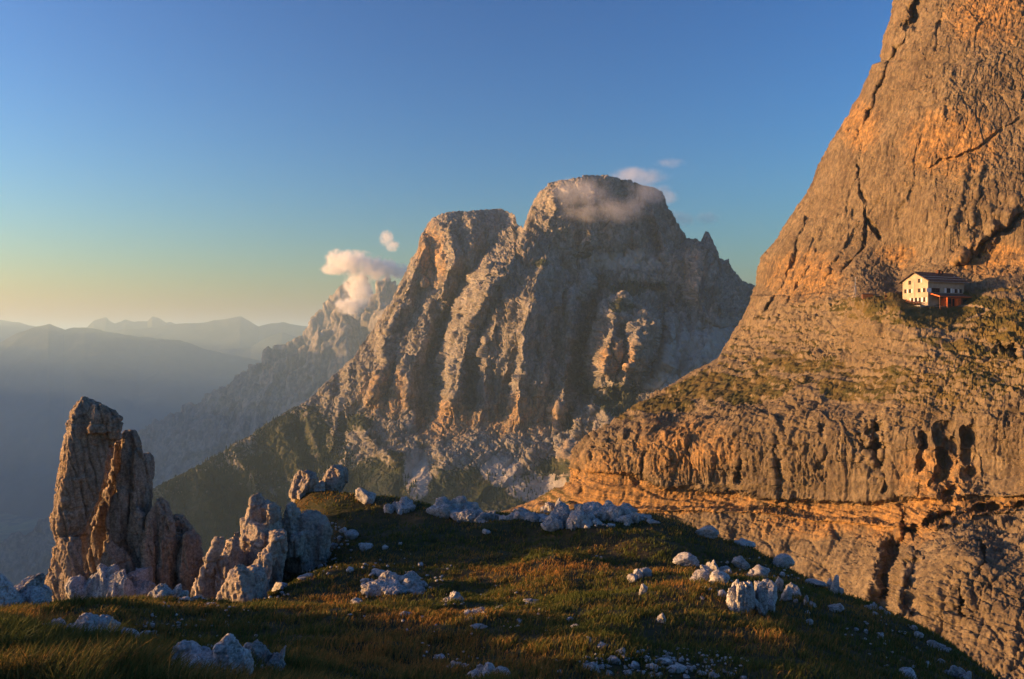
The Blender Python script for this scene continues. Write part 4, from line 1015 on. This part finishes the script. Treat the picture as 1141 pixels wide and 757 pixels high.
PROTO = [boulder_mesh('stone', 900 + 7 * k, 11, 13, 0.9) for k in range(9)]
SMALL = {
    ('small pale stone in the grass of the middle of the meadow', 'small stones in the middle of the meadow'):
        [(558, 678, 14, 6), (578, 692, 8, 5), (523, 690, 8, 6), (542, 594, 11, 5), (458, 641, 10, 7), (450, 686, 14, 5), (395, 672, 13, 6), (635, 690, 8, 5), (642, 698, 9, 6), (656, 713, 9, 7), (621, 738, 7, 5), (623, 750, 8, 5), (489, 733, 14, 6),
         (525, 751, 10, 6), (468, 629, 7, 6), (428, 611, 7, 5), (397, 673, 8, 6), (390, 636, 9, 6), (407, 648, 12, 6), (670, 622, 6, 5), (667, 680, 5, 4), (604, 747, 6, 4), (470, 688, 5, 4), (446, 606, 5, 4), (415, 640, 8, 5), (602, 680, 5, 4), (665, 620, 4, 3)],
    ('small pale stone in the rubble along the bottom right of the meadow', 'rubble stones at the bottom right'):
        [(671, 720, 13, 8), (693, 728, 14, 7), (683, 738, 18, 7), (709, 743, 14, 7), (729, 745, 14, 9), (739, 738, 16, 8), (755, 748, 22, 9), (795, 754, 14, 8), (722, 735, 10, 6), (748, 740, 9, 6), (770, 745, 10, 6), (700, 752, 12, 7), (782, 751, 10, 5), (680, 752, 12, 6),
         (765, 755, 9, 5), (815, 752, 10, 5), (735, 754, 10, 6), (760, 735, 7, 5), (830, 756, 8, 5), (715, 726, 7, 5), (745, 729, 6, 4), (790, 744, 6, 4), (805, 747, 6, 4), (726, 752, 7, 5)],
    ('small pale stone scattered on the dark right slope beyond the cluster', 'small stones on the dark right slope'):
        [(888, 670, 6, 6), (899, 671, 6, 12), (906, 674, 8, 9), (900, 683, 6, 5), (903, 693, 9, 7), (805, 662, 12, 10), (926, 646, 9, 8), (937, 657, 8, 6), (976, 684, 6, 5), (983, 708, 8, 8), (1025, 709, 10, 9), (955, 702, 5, 4), (990, 715, 6, 4), (965, 704, 5, 4), (1050, 738, 10, 7), (1035, 742, 9, 7), (1020, 700, 8, 7), (783, 667, 6, 5), (940, 725, 4, 3), (873, 640, 7, 6)],
    ('small pale stone among the rubble below the sunlit crag', 'small stones at the crag foot'):
        [(232, 675, 17, 4), (243, 664, 8, 5), (283, 665, 13, 8), (286, 660, 9, 6), (232, 675, 14, 6), (180, 674, 11, 4), (205, 668, 14, 7), (253, 698, 7, 5), (235, 697, 8, 5), (165, 698, 14, 8), (160, 707, 12, 7), (170, 705, 9, 6), (271, 737, 14, 8), (284, 745, 18, 8), (262, 742, 10, 6), (270, 662, 8, 5), (216, 667, 8, 5),
         (335, 618, 10, 7), (322, 612, 8, 6), (345, 622, 9, 6), (357, 632, 8, 5), (365, 618, 10, 6), (352, 612, 7, 5), (330, 628, 7, 5), (372, 608, 9, 6), (318, 632, 8, 5), (382, 592, 9, 7), (378, 600, 7, 5), (363, 598, 8, 6)],
    ('small pale stone lying in the rubbly skyline of the meadow', 'small stones on the skyline'):
        [(650, 584, 12, 8), (664, 582, 12, 8), (690, 580, 10, 6), (605, 577, 18, 7), (560, 577, 12, 6), (700, 585, 9, 5), (680, 586, 10, 5), (655, 588, 8, 5), (626, 587, 10, 6), (725, 582, 9, 5)],
}
rs = random.Random(5)
for (lab, grp), lst in SMALL.items():
    for (px, py, w, h) in lst:
        place_stone('stone', PROTO[rs.randrange(9)], px, py, w, h, lab, 'stone', grp, 0.85, sink=0.25)

# ------------------------------------------------------------------ grass
def build_grass(NB=560000):
    r = np.random.default_rng(12)
    n1 = int(NB * .62); n2 = NB - n1
    y = np.concatenate([np.exp(r.uniform(math.log(2.4), math.log(30), n1)), r.uniform(6, 46, n2)])
    x = r.uniform(-1, 1, NB) * (0.70 * y + np.where(r.random(NB) < 0.3, 4.0, 0.5))
    p = np.stack([x, y, 0 * x], -1)
    tuft = gnoise(p / 0.5, 601) * .5 + .5; patch = gnoise(p / 3.1, 602) + 0.5 * gnoise(p / 1.1, 603); tall = gnoise(p / 1.8, 604)
    keep = r.random(NB) < (0.25 + 0.9 * sstep(0.3, 0.7, tuft)) * np.where((x > 2) & (y > 10), 0.75, 1)
    for (fx, fy, rx, ry) in FOOT:
        keep &= ((x - fx) / rx) ** 2 + ((y - fy) / ry) ** 2 > 1
    x, y, tuft, patch, tall = x[keep], y[keep], tuft[keep], patch[keep], tall[keep]; n = len(x)
    z = gz(x, y) - 0.01
    h = (0.055 + 0.16 * tuft ** 1.8 + 0.08 * np.clip(tall, 0, 1)) * r.uniform(0.55, 1.35, n) * np.where(y < 8, 1.15, 1.0) * (1 + 0.5 * sstep(-1, -4, x) * (y < 9))
    w = (0.0022 + 0.00052 * y) * r.uniform(0.7, 1.3, n)
    a = r.uniform(0, 2 * np.pi, n); lean = r.uniform(0.15, 0.75, n) * h; ld = r.uniform(0, 2 * np.pi, n)
    ld = np.where(r.random(n) < 0.45, 0.4 + 0.5 * (ld - np.pi) / np.pi, ld)
    bx, by = np.cos(a) * w, np.sin(a) * w; lx, ly = np.cos(ld) * lean, np.sin(ld) * lean
    V = np.empty((n, 5, 3), f32)
    V[:, 0] = np.stack([x - bx, y - by, z], -1); V[:, 1] = np.stack([x + bx, y + by, z], -1)
    mx, my, mz = x + lx * .35, y + ly * .35, z + h * .6
    V[:, 2] = np.stack([mx - bx * .7, my - by * .7, mz], -1); V[:, 3] = np.stack([mx + bx * .7, my + by * .7, mz], -1)
    V[:, 4] = np.stack([x + lx, y + ly, z + h * (1 - 0.25 * lean / h)], -1)
    b = (np.arange(n) * 5)[:, None]
    F = np.concatenate([b + np.array([[0, 1, 3]]), b + np.array([[0, 3, 2]]), b + np.array([[2, 3, 4]])], 1).reshape(-1, 3)
    dry = np.clip(0.36 + 0.75 * patch + r.normal(0, 0.22, n), 0, 1)
    m = MB('grass_blades'); m.b.inputs['Roughness'].default_value = 0.8
    d = m.attr('dry')
    c = m.mix(m.ramp(d, 0.25, 0.6), rgb(0.075, 0.088, 0.020), rgb(0.19, 0.13, 0.034))
    c = m.mix(m.ramp(d, 0.62, 0.95), c, rgb(0.36, 0.17, 0.045))
    m.color(c)
    tr = m.n.new('ShaderNodeBsdfTranslucent'); m.l.new(c, tr.inputs['Color'])
    mx_ = m.n.new('ShaderNodeMixShader'); mx_.inputs[0].default_value = 0.35
    m.l.new(m.b.outputs[0], mx_.inputs[1]); m.l.new(tr.outputs[0], mx_.inputs[2]); m.l.new(mx_.outputs[0], m.out.inputs['Surface'])
    o = link('grass', raw_mesh('grass', V.reshape(-1, 3), F, False, {'dry': np.repeat(dry, 5)}), m.m)
    tag(o, 'dry and green alpine grass covering the meadow', 'grass', kind='stuff')
build_grass()

# ---- loose limestone chips in the rubbly places, too many and too small to count
def build_chips():
    r = np.random.default_rng(44); V = []; F = []; n = 0
    base = np.array([(1, 0, 0), (0, 1, 0), (-1, 0, 0), (0, -1, 0), (0, 0, 1), (0, 0, -1), (.6, .6, .5), (-.6, .5, .6), (.5, -.6, .6), (-.6, -.6, .4)], float)
    bm = bmesh.new(); [bm.verts.new(q) for q in base]; bmesh.ops.convex_hull(bm, input=bm.verts); bm.verts.ensure_lookup_table(); bm.verts.index_update()
    faces = np.array([[v.index for v in f.verts] for f in bm.faces if len(f.verts) == 3]); bm.free()
    zones = [(740, 742, 95, 16, 170), (355, 612, 40, 32, 110), (650, 580, 70, 10, 60), (220, 705, 75, 34, 90), (265, 664, 60, 9, 60), (840, 650, 60, 28, 60), (500, 690, 120, 50, 60), (1000, 715, 60, 30, 40), (450, 640, 60, 25, 40)]
    for (cx, cy, rx, ry, k) in zones:
        for i in range(k):
            a = r.uniform(0, 6.28); q = math.sqrt(r.random()); px, py = cx + rx * q * math.cos(a), cy + ry * q * math.sin(a)
            d = hit(px, py)
            if d > 50 or d < 2.5: continue
            x = (px - CX) / FOC * d; s = r.uniform(1.0, 2.6) / FOC * d * np.array([1, r.uniform(.7, 1.2), r.uniform(.5, .9)])
            v = base * r.uniform(.7, 1.2, (len(base), 1)) * s; t = r.uniform(0, 6.28)
            v = np.stack([v[:, 0] * math.cos(t) - v[:, 1] * math.sin(t), v[:, 0] * math.sin(t) + v[:, 1] * math.cos(t), v[:, 2]], -1)
            V.append(v + np.array([x, d, float(gz(x, d)) + s[2] * .8 + 0.03])); F.append(faces + n); n += len(base)
    o = link('gravel', raw_mesh('gravel', np.concatenate(V), np.concatenate(F), False), STONE_M)
    tag(o, 'loose pale limestone chips between the stones of the meadow', 'gravel', kind='stuff')
build_chips()
# ------------------------------------------------------------------ the mountain hut on its ledge
def plain(name, c, rough=0.8, var=0.15, scale=2.0):
    m = MB(name); p = m.pos(True); m.b.inputs['Roughness'].default_value = rough
    m.color(m.mix(m.ramp(m.noise(p, scale, 5), 0.35, 0.65), rgb(*[q * (1 - var) for q in c]), rgb(*[min(1, q * (1 + var)) for q in c])))
    return m.m
PLASTER = plain('plaster', (0.42, 0.345, 0.25), 0.9, 0.14, 0.6); ROOFM = plain('roof_metal', (0.085, 0.058, 0.048), 0.55, 0.25, 0.8)
TIMBER = plain('dark_timber', (0.13, 0.06, 0.035)); RED = plain('red_paint', (0.62, 0.135, 0.04), 0.6); WHITE = plain('white_shutter', (0.78, 0.76, 0.72), 0.6, .05)
STONEW = plain('grey_render', (0.3, 0.28, 0.25), 0.9, .12, .6); PANE = plain('window_glass', (0.02, 0.022, 0.028), 0.15, .1); METAL = plain('grey_metal', (0.42, 0.40, 0.38), .5)

def hexa(bm, pts):
    v = [bm.verts.new(p) for p in pts]
    for f in ((0, 3, 2, 1), (4, 5, 6, 7), (0, 1, 5, 4), (1, 2, 6, 5), (2, 3, 7, 6), (3, 0, 4, 7)): bm.faces.new([v[i] for i in f])
def bx(bm, x0, x1, y0, y1, z0, z1):
    hexa(bm, [(x0, y0, z0), (x1, y0, z0), (x1, y1, z0), (x0, y1, z0), (x0, y0, z1), (x1, y0, z1), (x1, y1, z1), (x0, y1, z1)])
def part(name, build, mat, parent, bevel=0.0):
    bm = bmesh.new(); build(bm); bmesh.ops.recalc_face_normals(bm, faces=bm.faces)
    if bevel: bmesh.ops.bevel(bm, geom=list(bm.edges), offset=bevel, segments=2, affect='EDGES')
    me = bpy.data.meshes.new(name); bm.to_mesh(me); bm.free(); return link(name, me, mat, parent)
def empty(name, loc, rz, label, cat, group=None):
    o = bpy.data.objects.new(name, None); COL.objects.link(o); o.location = loc; o.rotation_euler = (0, 0, rz); return tag(o, label, cat, group)

def build_hut():
    L, G, E, Rg = 16.2, 9.2, 7.5, 10.1                   # long side, gable side, eaves, ridge
    base = at(1034, 339.2, 248.0)
    h = empty('mountain_hut', tuple(base), math.radians(24), 'cream three-storey mountain hut with a dark roof on the cliff ledge', 'mountain hut')
    def walls(bm):                                        # x along the long side, y along the gable side
        a = [(0, 0, -4), (0, G, -4), (0, G, E), (0, G / 2, Rg), (0, 0, E)]
        v0 = [bm.verts.new(p) for p in a]; v1 = [bm.verts.new((L, p[1], p[2])) for p in a]
        bm.faces.new(v0); bm.faces.new(v1[::-1])
        for i in range(5): bm.faces.new((v0[i], v1[i], v1[(i + 1) % 5], v0[(i + 1) % 5]))
    part('wall', walls, PLASTER, h)
    s = (Rg - E) / (G / 2)
    def roof(bm):
        ov = 0.95; t = 0.28; x0, x1 = -0.9, L + 0.9
        for sg in (0, 1):
            def P(y, dz): return (y if sg == 0 else G - y, dz)
            y0, z0 = -ov, E - ov * s; y1, z1 = G / 2, Rg
            if sg: ya, yb = G - y0, G - y1
            else: ya, yb = y0, y1
            hexa(bm, [(x0, ya, z0 + .05), (x1, ya, z0 + .05), (x1, yb, z1 + .05), (x0, yb, z1 + .05), (x0, ya, z0 + .05 + t), (x1, ya, z0 + .05 + t), (x1, yb, z1 + .05 + t), (x0, yb, z1 + .05 + t)])
    rf = part('roof', roof, ROOFM, h)
    part('chimney', lambda bm: (bx(bm, 8.6, 9.7, 3.2, 4.0, 8.6, 10.9), bx(bm, 8.45, 9.85, 3.05, 4.15, 10.9, 11.15)), TIMBER, rf)
    part('chimney', lambda bm: (bx(bm, 10.6, 11.2, 3.4, 4.0, 9.0, 10.7), bx(bm, 10.5, 11.3, 3.3, 4.1, 10.7, 10.9)), TIMBER, rf)
    part('roof_vent', lambda bm: bx(bm, 14.6, 15.1, 2.2, 2.7, 8.3, 9.3), METAL, rf)
    part('snow_guard', lambda bm: [bx(bm, -0.7, L + .7, yy, yy + .06, E + yy * s + .3, E + yy * s + .48) for yy in (0.2, 1.6)], METAL, rf)
    def window(side, a, z, w, hh, shutters='r'):
        """side 'g' on the gable (x=0, a runs along y), 'l' on the long side (y=0, a along x)"""
        def B(bm, a0, a1, o0, o1, z0, z1):
            if side == 'g': bx(bm, -o1, -o0, a0, a1, z0, z1)
            else: bx(bm, a0, a1, -o1, -o0, z0, z1)
        wn_ = part('window', lambda bm: B(bm, a - w / 2, a + w / 2, -0.05, 0.015, z, z + hh), PANE, h)
        def fr(bm):
            f = 0.07
            B(bm, a - w / 2 - f, a - w / 2, -.05, .05, z - f, z + hh + f); B(bm, a + w / 2, a + w / 2 + f, -.05, .05, z - f, z + hh + f)
            B(bm, a - w / 2, a + w / 2, -.05, .048, z + hh, z + hh + f); B(bm, a - w / 2, a + w / 2, -.05, .048, z - f, z); B(bm, a - .03, a + .03, .016, .04, z, z + hh)
        part('frame', fr, TIMBER, wn_)
        g = -1 if side == 'g' else 1                      # photo right is -y on the gable, +x on the long side
        for c in shutters:
            q = g * (1 if c == 'r' else -1); c0 = a + q * (w / 2 + .09); c1 = c0 + q * w * .55
            part('shutter', lambda bm: B(bm, min(c0, c1), max(c0, c1), .01, .06, z - .03, z + hh + .03), WHITE, wn_)
    # gable: photo left is y=G, right is y=0
    for yy, z, sh in ((6.55, 6.5, ''), (3.1, 6.9, 'r')): window('g', yy, z, 0.85, 1.15, sh)
    for yy, sh in ((8.1, 'r'), (6.45, 'r'), (3.15, ''), (1.35, 'l')): window('g', yy, 3.85, 0.8, 1.15, sh)
    for yy, sh in ((5.6, 'lr'), (4.2, 'r'), (2.9, 'r'), (1.25, 'lr')): window('g', yy, 0.85, 0.75, 1.3, sh)
    dr = part('door', lambda bm: bx(bm, -0.06, 0.05, 7.6, 8.5, -0.2, 1.9), TIMBER, h); part('handle', lambda bm: bx(bm, -0.12, -0.06, 7.7, 7.78, .75, .95), METAL, dr)
    # long side upper storey
    window('l', 3.3, 3.75, 3.6, 1.25, 'l'); window('l', 9.1, 3.75, 1.6, 1.35, 'lr'); window('l', 12.4, 3.85, 1.0, 1.1, 'l'); window('l', 14.6, 3.85, 1.0, 1.1, 'l')
    # timber porch along the long side
    pr = part('porch', lambda bm: (bx(bm, 5.4, 15.6, -2.6, -0.005, -3.5, 2.2),), TIMBER, h)
    def proof(bm):
        hexa(bm, [(0.9, -3.4, 2.28), (17.0, -3.4, 2.28), (17.0, -0.004, 3.35), (0.9, -0.004, 3.35), (0.9, -3.4, 2.46), (17.0, -3.4, 2.46), (17.0, -0.004, 3.53), (0.9, -0.004, 3.53)])
    part('porch_roof', proof, ROOFM, pr)
    part('fascia', lambda bm: (bx(bm, 0.9, 17.0, -3.45, -3.402, 2.16, 2.44), hexa(bm, [(0.85, -3.4, 2.1), (0.898, -3.4, 2.1), (0.898, -.01, 3.2), (0.85, -.01, 3.2), (0.85, -3.4, 2.46), (0.898, -3.4, 2.46), (0.898, -.01, 3.53), (0.85, -.01, 3.53)])), RED, pr)
    part('red_panel', lambda bm: bx(bm, 8.6, 11.4, -2.66, -2.602, -0.6, 1.95), RED, pr)
    part('red_panel', lambda bm: (bx(bm, 5.34, 5.397, -2.5, -.3, -0.6, 2.1),), RED, pr)
    pd = part('door', lambda bm: bx(bm, 7.3, 8.35, -2.65, -2.603, -0.5, 1.75), PANE, pr)
    part('door_frame', lambda bm: (bx(bm, 7.15, 7.298, -2.68, -2.602, -.5, 1.9), bx(bm, 8.352, 8.5, -2.68, -2.602, -.5, 1.9), bx(bm, 7.298, 8.352, -2.68, -2.602, 1.752, 1.9)), RED, pr)
    part('window', lambda bm: (bx(bm, 5.7, 6.9, -2.64, -2.602, 0.2, 1.7),), PANE, pr)
    part('window', lambda bm: (bx(bm, 12.2, 14.6, -2.64, -2.602, 0.4, 1.6),), PANE, pr)
    part('open_door', lambda bm: bx(bm, 8.5, 8.56, -3.75, -2.69, -.5, 1.7), RED, pr)
    def rail(bm):
        for k in range(9): bx(bm, -3.2 - 0.03, -3.2 + 0.03, 0.4 + k * 1.05, 0.46 + k * 1.05, -1.5, 0.75)
        bx(bm, -3.25, -3.15, 0.3, 8.9, 0.72, 0.80); bx(bm, -3.22, -3.18, 0.3, 8.9, 0.30, 0.36)
    part('terrace_railing', rail, TIMBER, h)
    part('terrace', lambda bm: bx(bm, -3.4, -0.01, 0.0, G, -3.5, -0.35), STONEW, h)
    part('gutter', lambda bm: bx(bm, -0.9, L + 0.9, -1.1, -0.96, E - .95 * s - 0.02, E - .95 * s + 0.12), METAL, rf)
    part('drainpipe', lambda bm: bx(bm, -0.10, -0.004, 4.75, 4.85, -0.3, 7.4), METAL, h)
    part('post', lambda bm: (bx(bm, 1.1, 1.28, -3.3, -3.12, -3.5, 2.33),), TIMBER, pr); part('post', lambda bm: (bx(bm, 16.6, 16.78, -3.3, -3.12, -3.5, 2.33),), TIMBER, pr)
build_hut()

def cliff_thing(name, px, py, label, cat, rz=0.0, group=None):
    p = on_cliff(px, py); return empty(name, tuple(float(q) for q in p), rz, label, cat, group)
# terrace tables before the gable
for i, (px, py) in enumerate(((1013, 338.5), (1022, 339.5))):
    t = cliff_thing('picnic_table', px, py, ('wooden picnic table in front of the hut gable, left of two', 'wooden picnic table in front of the hut gable, right of two')[i], 'picnic table', 0.5, 'tables before the hut')
    part('table_top', lambda bm: bx(bm, -.9, .9, -.4, .4, .72, .78), RED, t)
    for sg in (-1, 1): part('bench_seat', lambda bm: bx(bm, -.9, .9, sg * .75 - .13, sg * .75 + .13, .42, .47), RED, t)
    for sg in (-1, 1): part('leg', lambda bm: (bx(bm, sg * .7 - .05, sg * .7 + .05, -.72, .72, .34, .42), bx(bm, sg * .7 - .05, sg * .7 + .05, -.5, -.4, -.5, .72), bx(bm, sg * .7 - .05, sg * .7 + .05, .4, .5, -.5, .72)), TIMBER, t)
m = cliff_thing('mast', 954.3, 332, 'thin pale mast on the ledge left of the hut', 'mast')
part('pole', lambda bm: bx(bm, -.10, .10, -.10, .10, -1, 6.8), METAL, m); part('crossarm', lambda bm: bx(bm, -.9, .9, -.06, .06, 3.6, 3.75), METAL, m)
for q in (-1, 1): part('brace', lambda bm: hexa(bm, [(q * .9, -.05, -.6), (q * 1.0, -.05, -.6), (q * 1.0, .05, -.6), (q * .9, .05, -.6), (q * .1, -.05, 3.5), (q * .2, -.05, 3.5), (q * .2, .05, 3.5), (q * .1, .05, 3.5)]), METAL, m)
s_ = cliff_thing('winch_shed', 967, 333.2, 'low dark shed on the ledge between the mast and the hut', 'shed', -0.2)
part('wall', lambda bm: bx(bm, -1.6, 1.6, -1, 1, -1.2, 1.0), TIMBER, s_); part('roof', lambda bm: hexa(bm, [(-1.9, -1.3, .9), (1.9, -1.3, .9), (1.9, 1.3, 1.25), (-1.9, 1.3, 1.25), (-1.9, -1.3, 1.0), (1.9, -1.3, 1.0), (1.9, 1.3, 1.4), (-1.9, 1.3, 1.4)]), ROOFM, s_)
part('lean_to', lambda bm: hexa(bm, [(1.9, -.8, -1.1), (5, -.6, -1.1), (5, .7, -1.1), (1.9, .8, -1.1), (1.9, -.8, .75), (5, -.6, .2), (5, .7, .2), (1.9, .8, .75)]), ROOFM, s_)
p_ = cliff_thing('post', 987, 335.5, 'short dark post standing on the ledge just left of the hut', 'post')
part('post_body', lambda bm: (bx(bm, -.16, .16, -.16, .16, -1, 2.1),), TIMBER, p_, 0.03); part('sign_board', lambda bm: bx(bm, -.42, .42, -.23, -.17, .7, 1.3), TIMBER, p_)

# ---- houses of the valley villages, a pixel or two each
def build_village():
    r = random.Random(9)
    def hm(bm):
        bx(bm, -7, 7, -5, 5, -2, 7)
        v = [bm.verts.new(q) for q in ((-7.6, -5.6, 7.01), (7.6, -5.6, 7.01), (7.6, 5.6, 7.01), (-7.6, 5.6, 7.01), (-7.6, 0, 10.6), (7.6, 0, 10.6))]
        for f in ((0, 1, 5, 4), (2, 3, 4, 5), (0, 4, 3), (1, 2, 5), (0, 3, 2, 1)): bm.faces.new([v[i] for i in f])
    wm = plain('white_house', (0.75, 0.72, 0.68)); first = None
    for k in range(110):
        py = r.gauss(512, 13); px = r.gauss(34, 24) + (py - 510) * -.6
        if k % 6 == 0: px, py = r.uniform(30, 62), r.uniform(540, 552)
        d = (EYE + 1696) * FOC / (py - CY)
        if first is None: first = o = part('house', hm, wm, None)
        else: o = first.copy(); COL.objects.link(o)
        q = at(px, py, d); o.location = (q[0], q[1], -1696); o.rotation_euler = (0, 0, r.uniform(0, 3)); s = r.uniform(.7, 1.5); o.scale = (s, s, s)
        tag(o, 'tiny pale house of the hazy village on the valley floor', 'house', 'houses of the valley villages')
build_village()

# ------------------------------------------------------------------ clouds
def cloud(name, label, blobs_, d, dens, nscale, soft=0.5, aniso=0.3, depth=0.8, BIAS=-1.68):
    cs = []
    for (px, py, rx, ry) in blobs_:
        c = at(px, py, d); cs.append((c, rx / FOC * d, ry / FOC * d))
    pieces = []
    for (c, rx, ry) in cs:
        bm = bmesh.new(); bmesh.ops.create_icosphere(bm, subdivisions=3, radius=1.0)
        v = [(c[0] + q.co.x * rx * 1.12, c[1] + q.co.y * max(rx, ry) * depth * 1.12, c[2] + q.co.z * ry * 1.12) for q in bm.verts]
        f = [[w.index for w in q.verts] for q in bm.faces]; bm.free(); pieces.append((np.array(v), f))
    m = bpy.data.materials.new('cloud_vapour'); m.use_nodes = True; nt = m.node_tree; out = nt.nodes['Material Output']; nt.nodes.remove(nt.nodes['Principled BSDF'])
    N = lambda t: nt.nodes.new(t)
    pos = N('ShaderNodeNewGeometry').outputs['Position']; acc = None
    for (c, rx, ry) in cs:
        a = N('ShaderNodeVectorMath'); a.operation = 'SUBTRACT'; nt.links.new(pos, a.inputs[0]); a.inputs[1].default_value = tuple(c)
        b = N('ShaderNodeVectorMath'); b.operation = 'DIVIDE'; nt.links.new(a.outputs[0], b.inputs[0]); b.inputs[1].default_value = (rx, max(rx, ry) * depth, ry)
        l = N('ShaderNodeVectorMath'); l.operation = 'LENGTH'; nt.links.new(b.outputs[0], l.inputs[0])
        s = N('ShaderNodeMath'); s.operation = 'SUBTRACT'; s.inputs[0].default_value = 1.0; nt.links.new(l.outputs['Value'], s.inputs[1])
        if acc is None: acc = s.outputs[0]
        else:
            mx = N('ShaderNodeMath'); mx.operation = 'SMOOTH_MAX'; mx.inputs[2].default_value = 0.25; nt.links.new(acc, mx.inputs[0]); nt.links.new(s.outputs[0], mx.inputs[1]); acc = mx.outputs[0]
    no = N('ShaderNodeTexNoise'); nt.links.new(pos, no.inputs['Vector']); no.inputs['Scale'].default_value = 1 / nscale; no.inputs['Detail'].default_value = 5; no.inputs['Roughness'].default_value = 0.68
    n1 = N('ShaderNodeMath'); n1.operation = 'MULTIPLY_ADD'; nt.links.new(no.outputs[0], n1.inputs[0]); n1.inputs[1].default_value = 3.5; n1.inputs[2].default_value = BIAS
    ad = N('ShaderNodeMath'); ad.operation = 'ADD'; nt.links.new(acc, ad.inputs[0]); nt.links.new(n1.outputs[0], ad.inputs[1])
    # nothing outside the puffs themselves
    lim = N('ShaderNodeMapRange'); lim.inputs['From Min'].default_value = 0.0; lim.inputs['From Max'].default_value = 0.3; nt.links.new(acc, lim.inputs['Value'])
    mr = N('ShaderNodeMapRange'); mr.inputs['From Min'].default_value = 0.0; mr.inputs['From Max'].default_value = soft; mr.inputs['To Max'].default_value = dens; nt.links.new(ad.outputs[0], mr.inputs['Value'])
    mu = N('ShaderNodeMath'); mu.operation = 'MULTIPLY'; nt.links.new(mr.outputs[0], mu.inputs[0]); nt.links.new(lim.outputs[0], mu.inputs[1])
    pv = N('ShaderNodeVolumePrincipled'); pv.inputs['Color'].default_value = (0.97, 0.97, 0.97, 1); pv.inputs['Anisotropy'].default_value = aniso
    nt.links.new(mu.outputs[0], pv.inputs['Density']); nt.links.new(pv.outputs[0], out.inputs['Volume'])
    vox = min(min(rx, ry) for _, rx, ry in cs) * 0.22
    o = carve(name, pieces, vox, lambda p: np.zeros(len(p)), m)
    return tag(o, label, 'cloud')
cloud('cloud', 'bright golden cloud caught on the hazy peaks left of the mountain', [(394, 294, 32, 17), (420, 300, 34, 16), (376, 289, 16, 13), (400, 322, 20, 26), (440, 302, 26, 11), (390, 340, 20, 14), (372, 300, 18, 8)], 4150, 0.045, 40, 0.9, BIAS=-1.86, aniso=0.0)
cloud('cloud', 'small cloud puff floating above the bright golden cloud', [(431, 266, 10, 11), (437, 274, 10, 8)], 4150, 0.015, 27, 0.6)
cloud('cloud', 'thin grey cloud veil lying over the main summit', [(650, 214, 42, 20), (690, 232, 44, 20), (655, 236, 34, 15), (722, 216, 34, 15), (640, 222, 26, 16)], 1362, 0.016, 34, 0.9, 0.3, 0.4)
cloud('cloud', 'faint wisps trailing off the right of the main summit', [(748, 244, 34, 12), (788, 243, 18, 9), (712, 196, 40, 12), (745, 182, 22, 7), (735, 220, 26, 12)], 1560, 0.015, 40, 0.9, 0.3, 0.5)
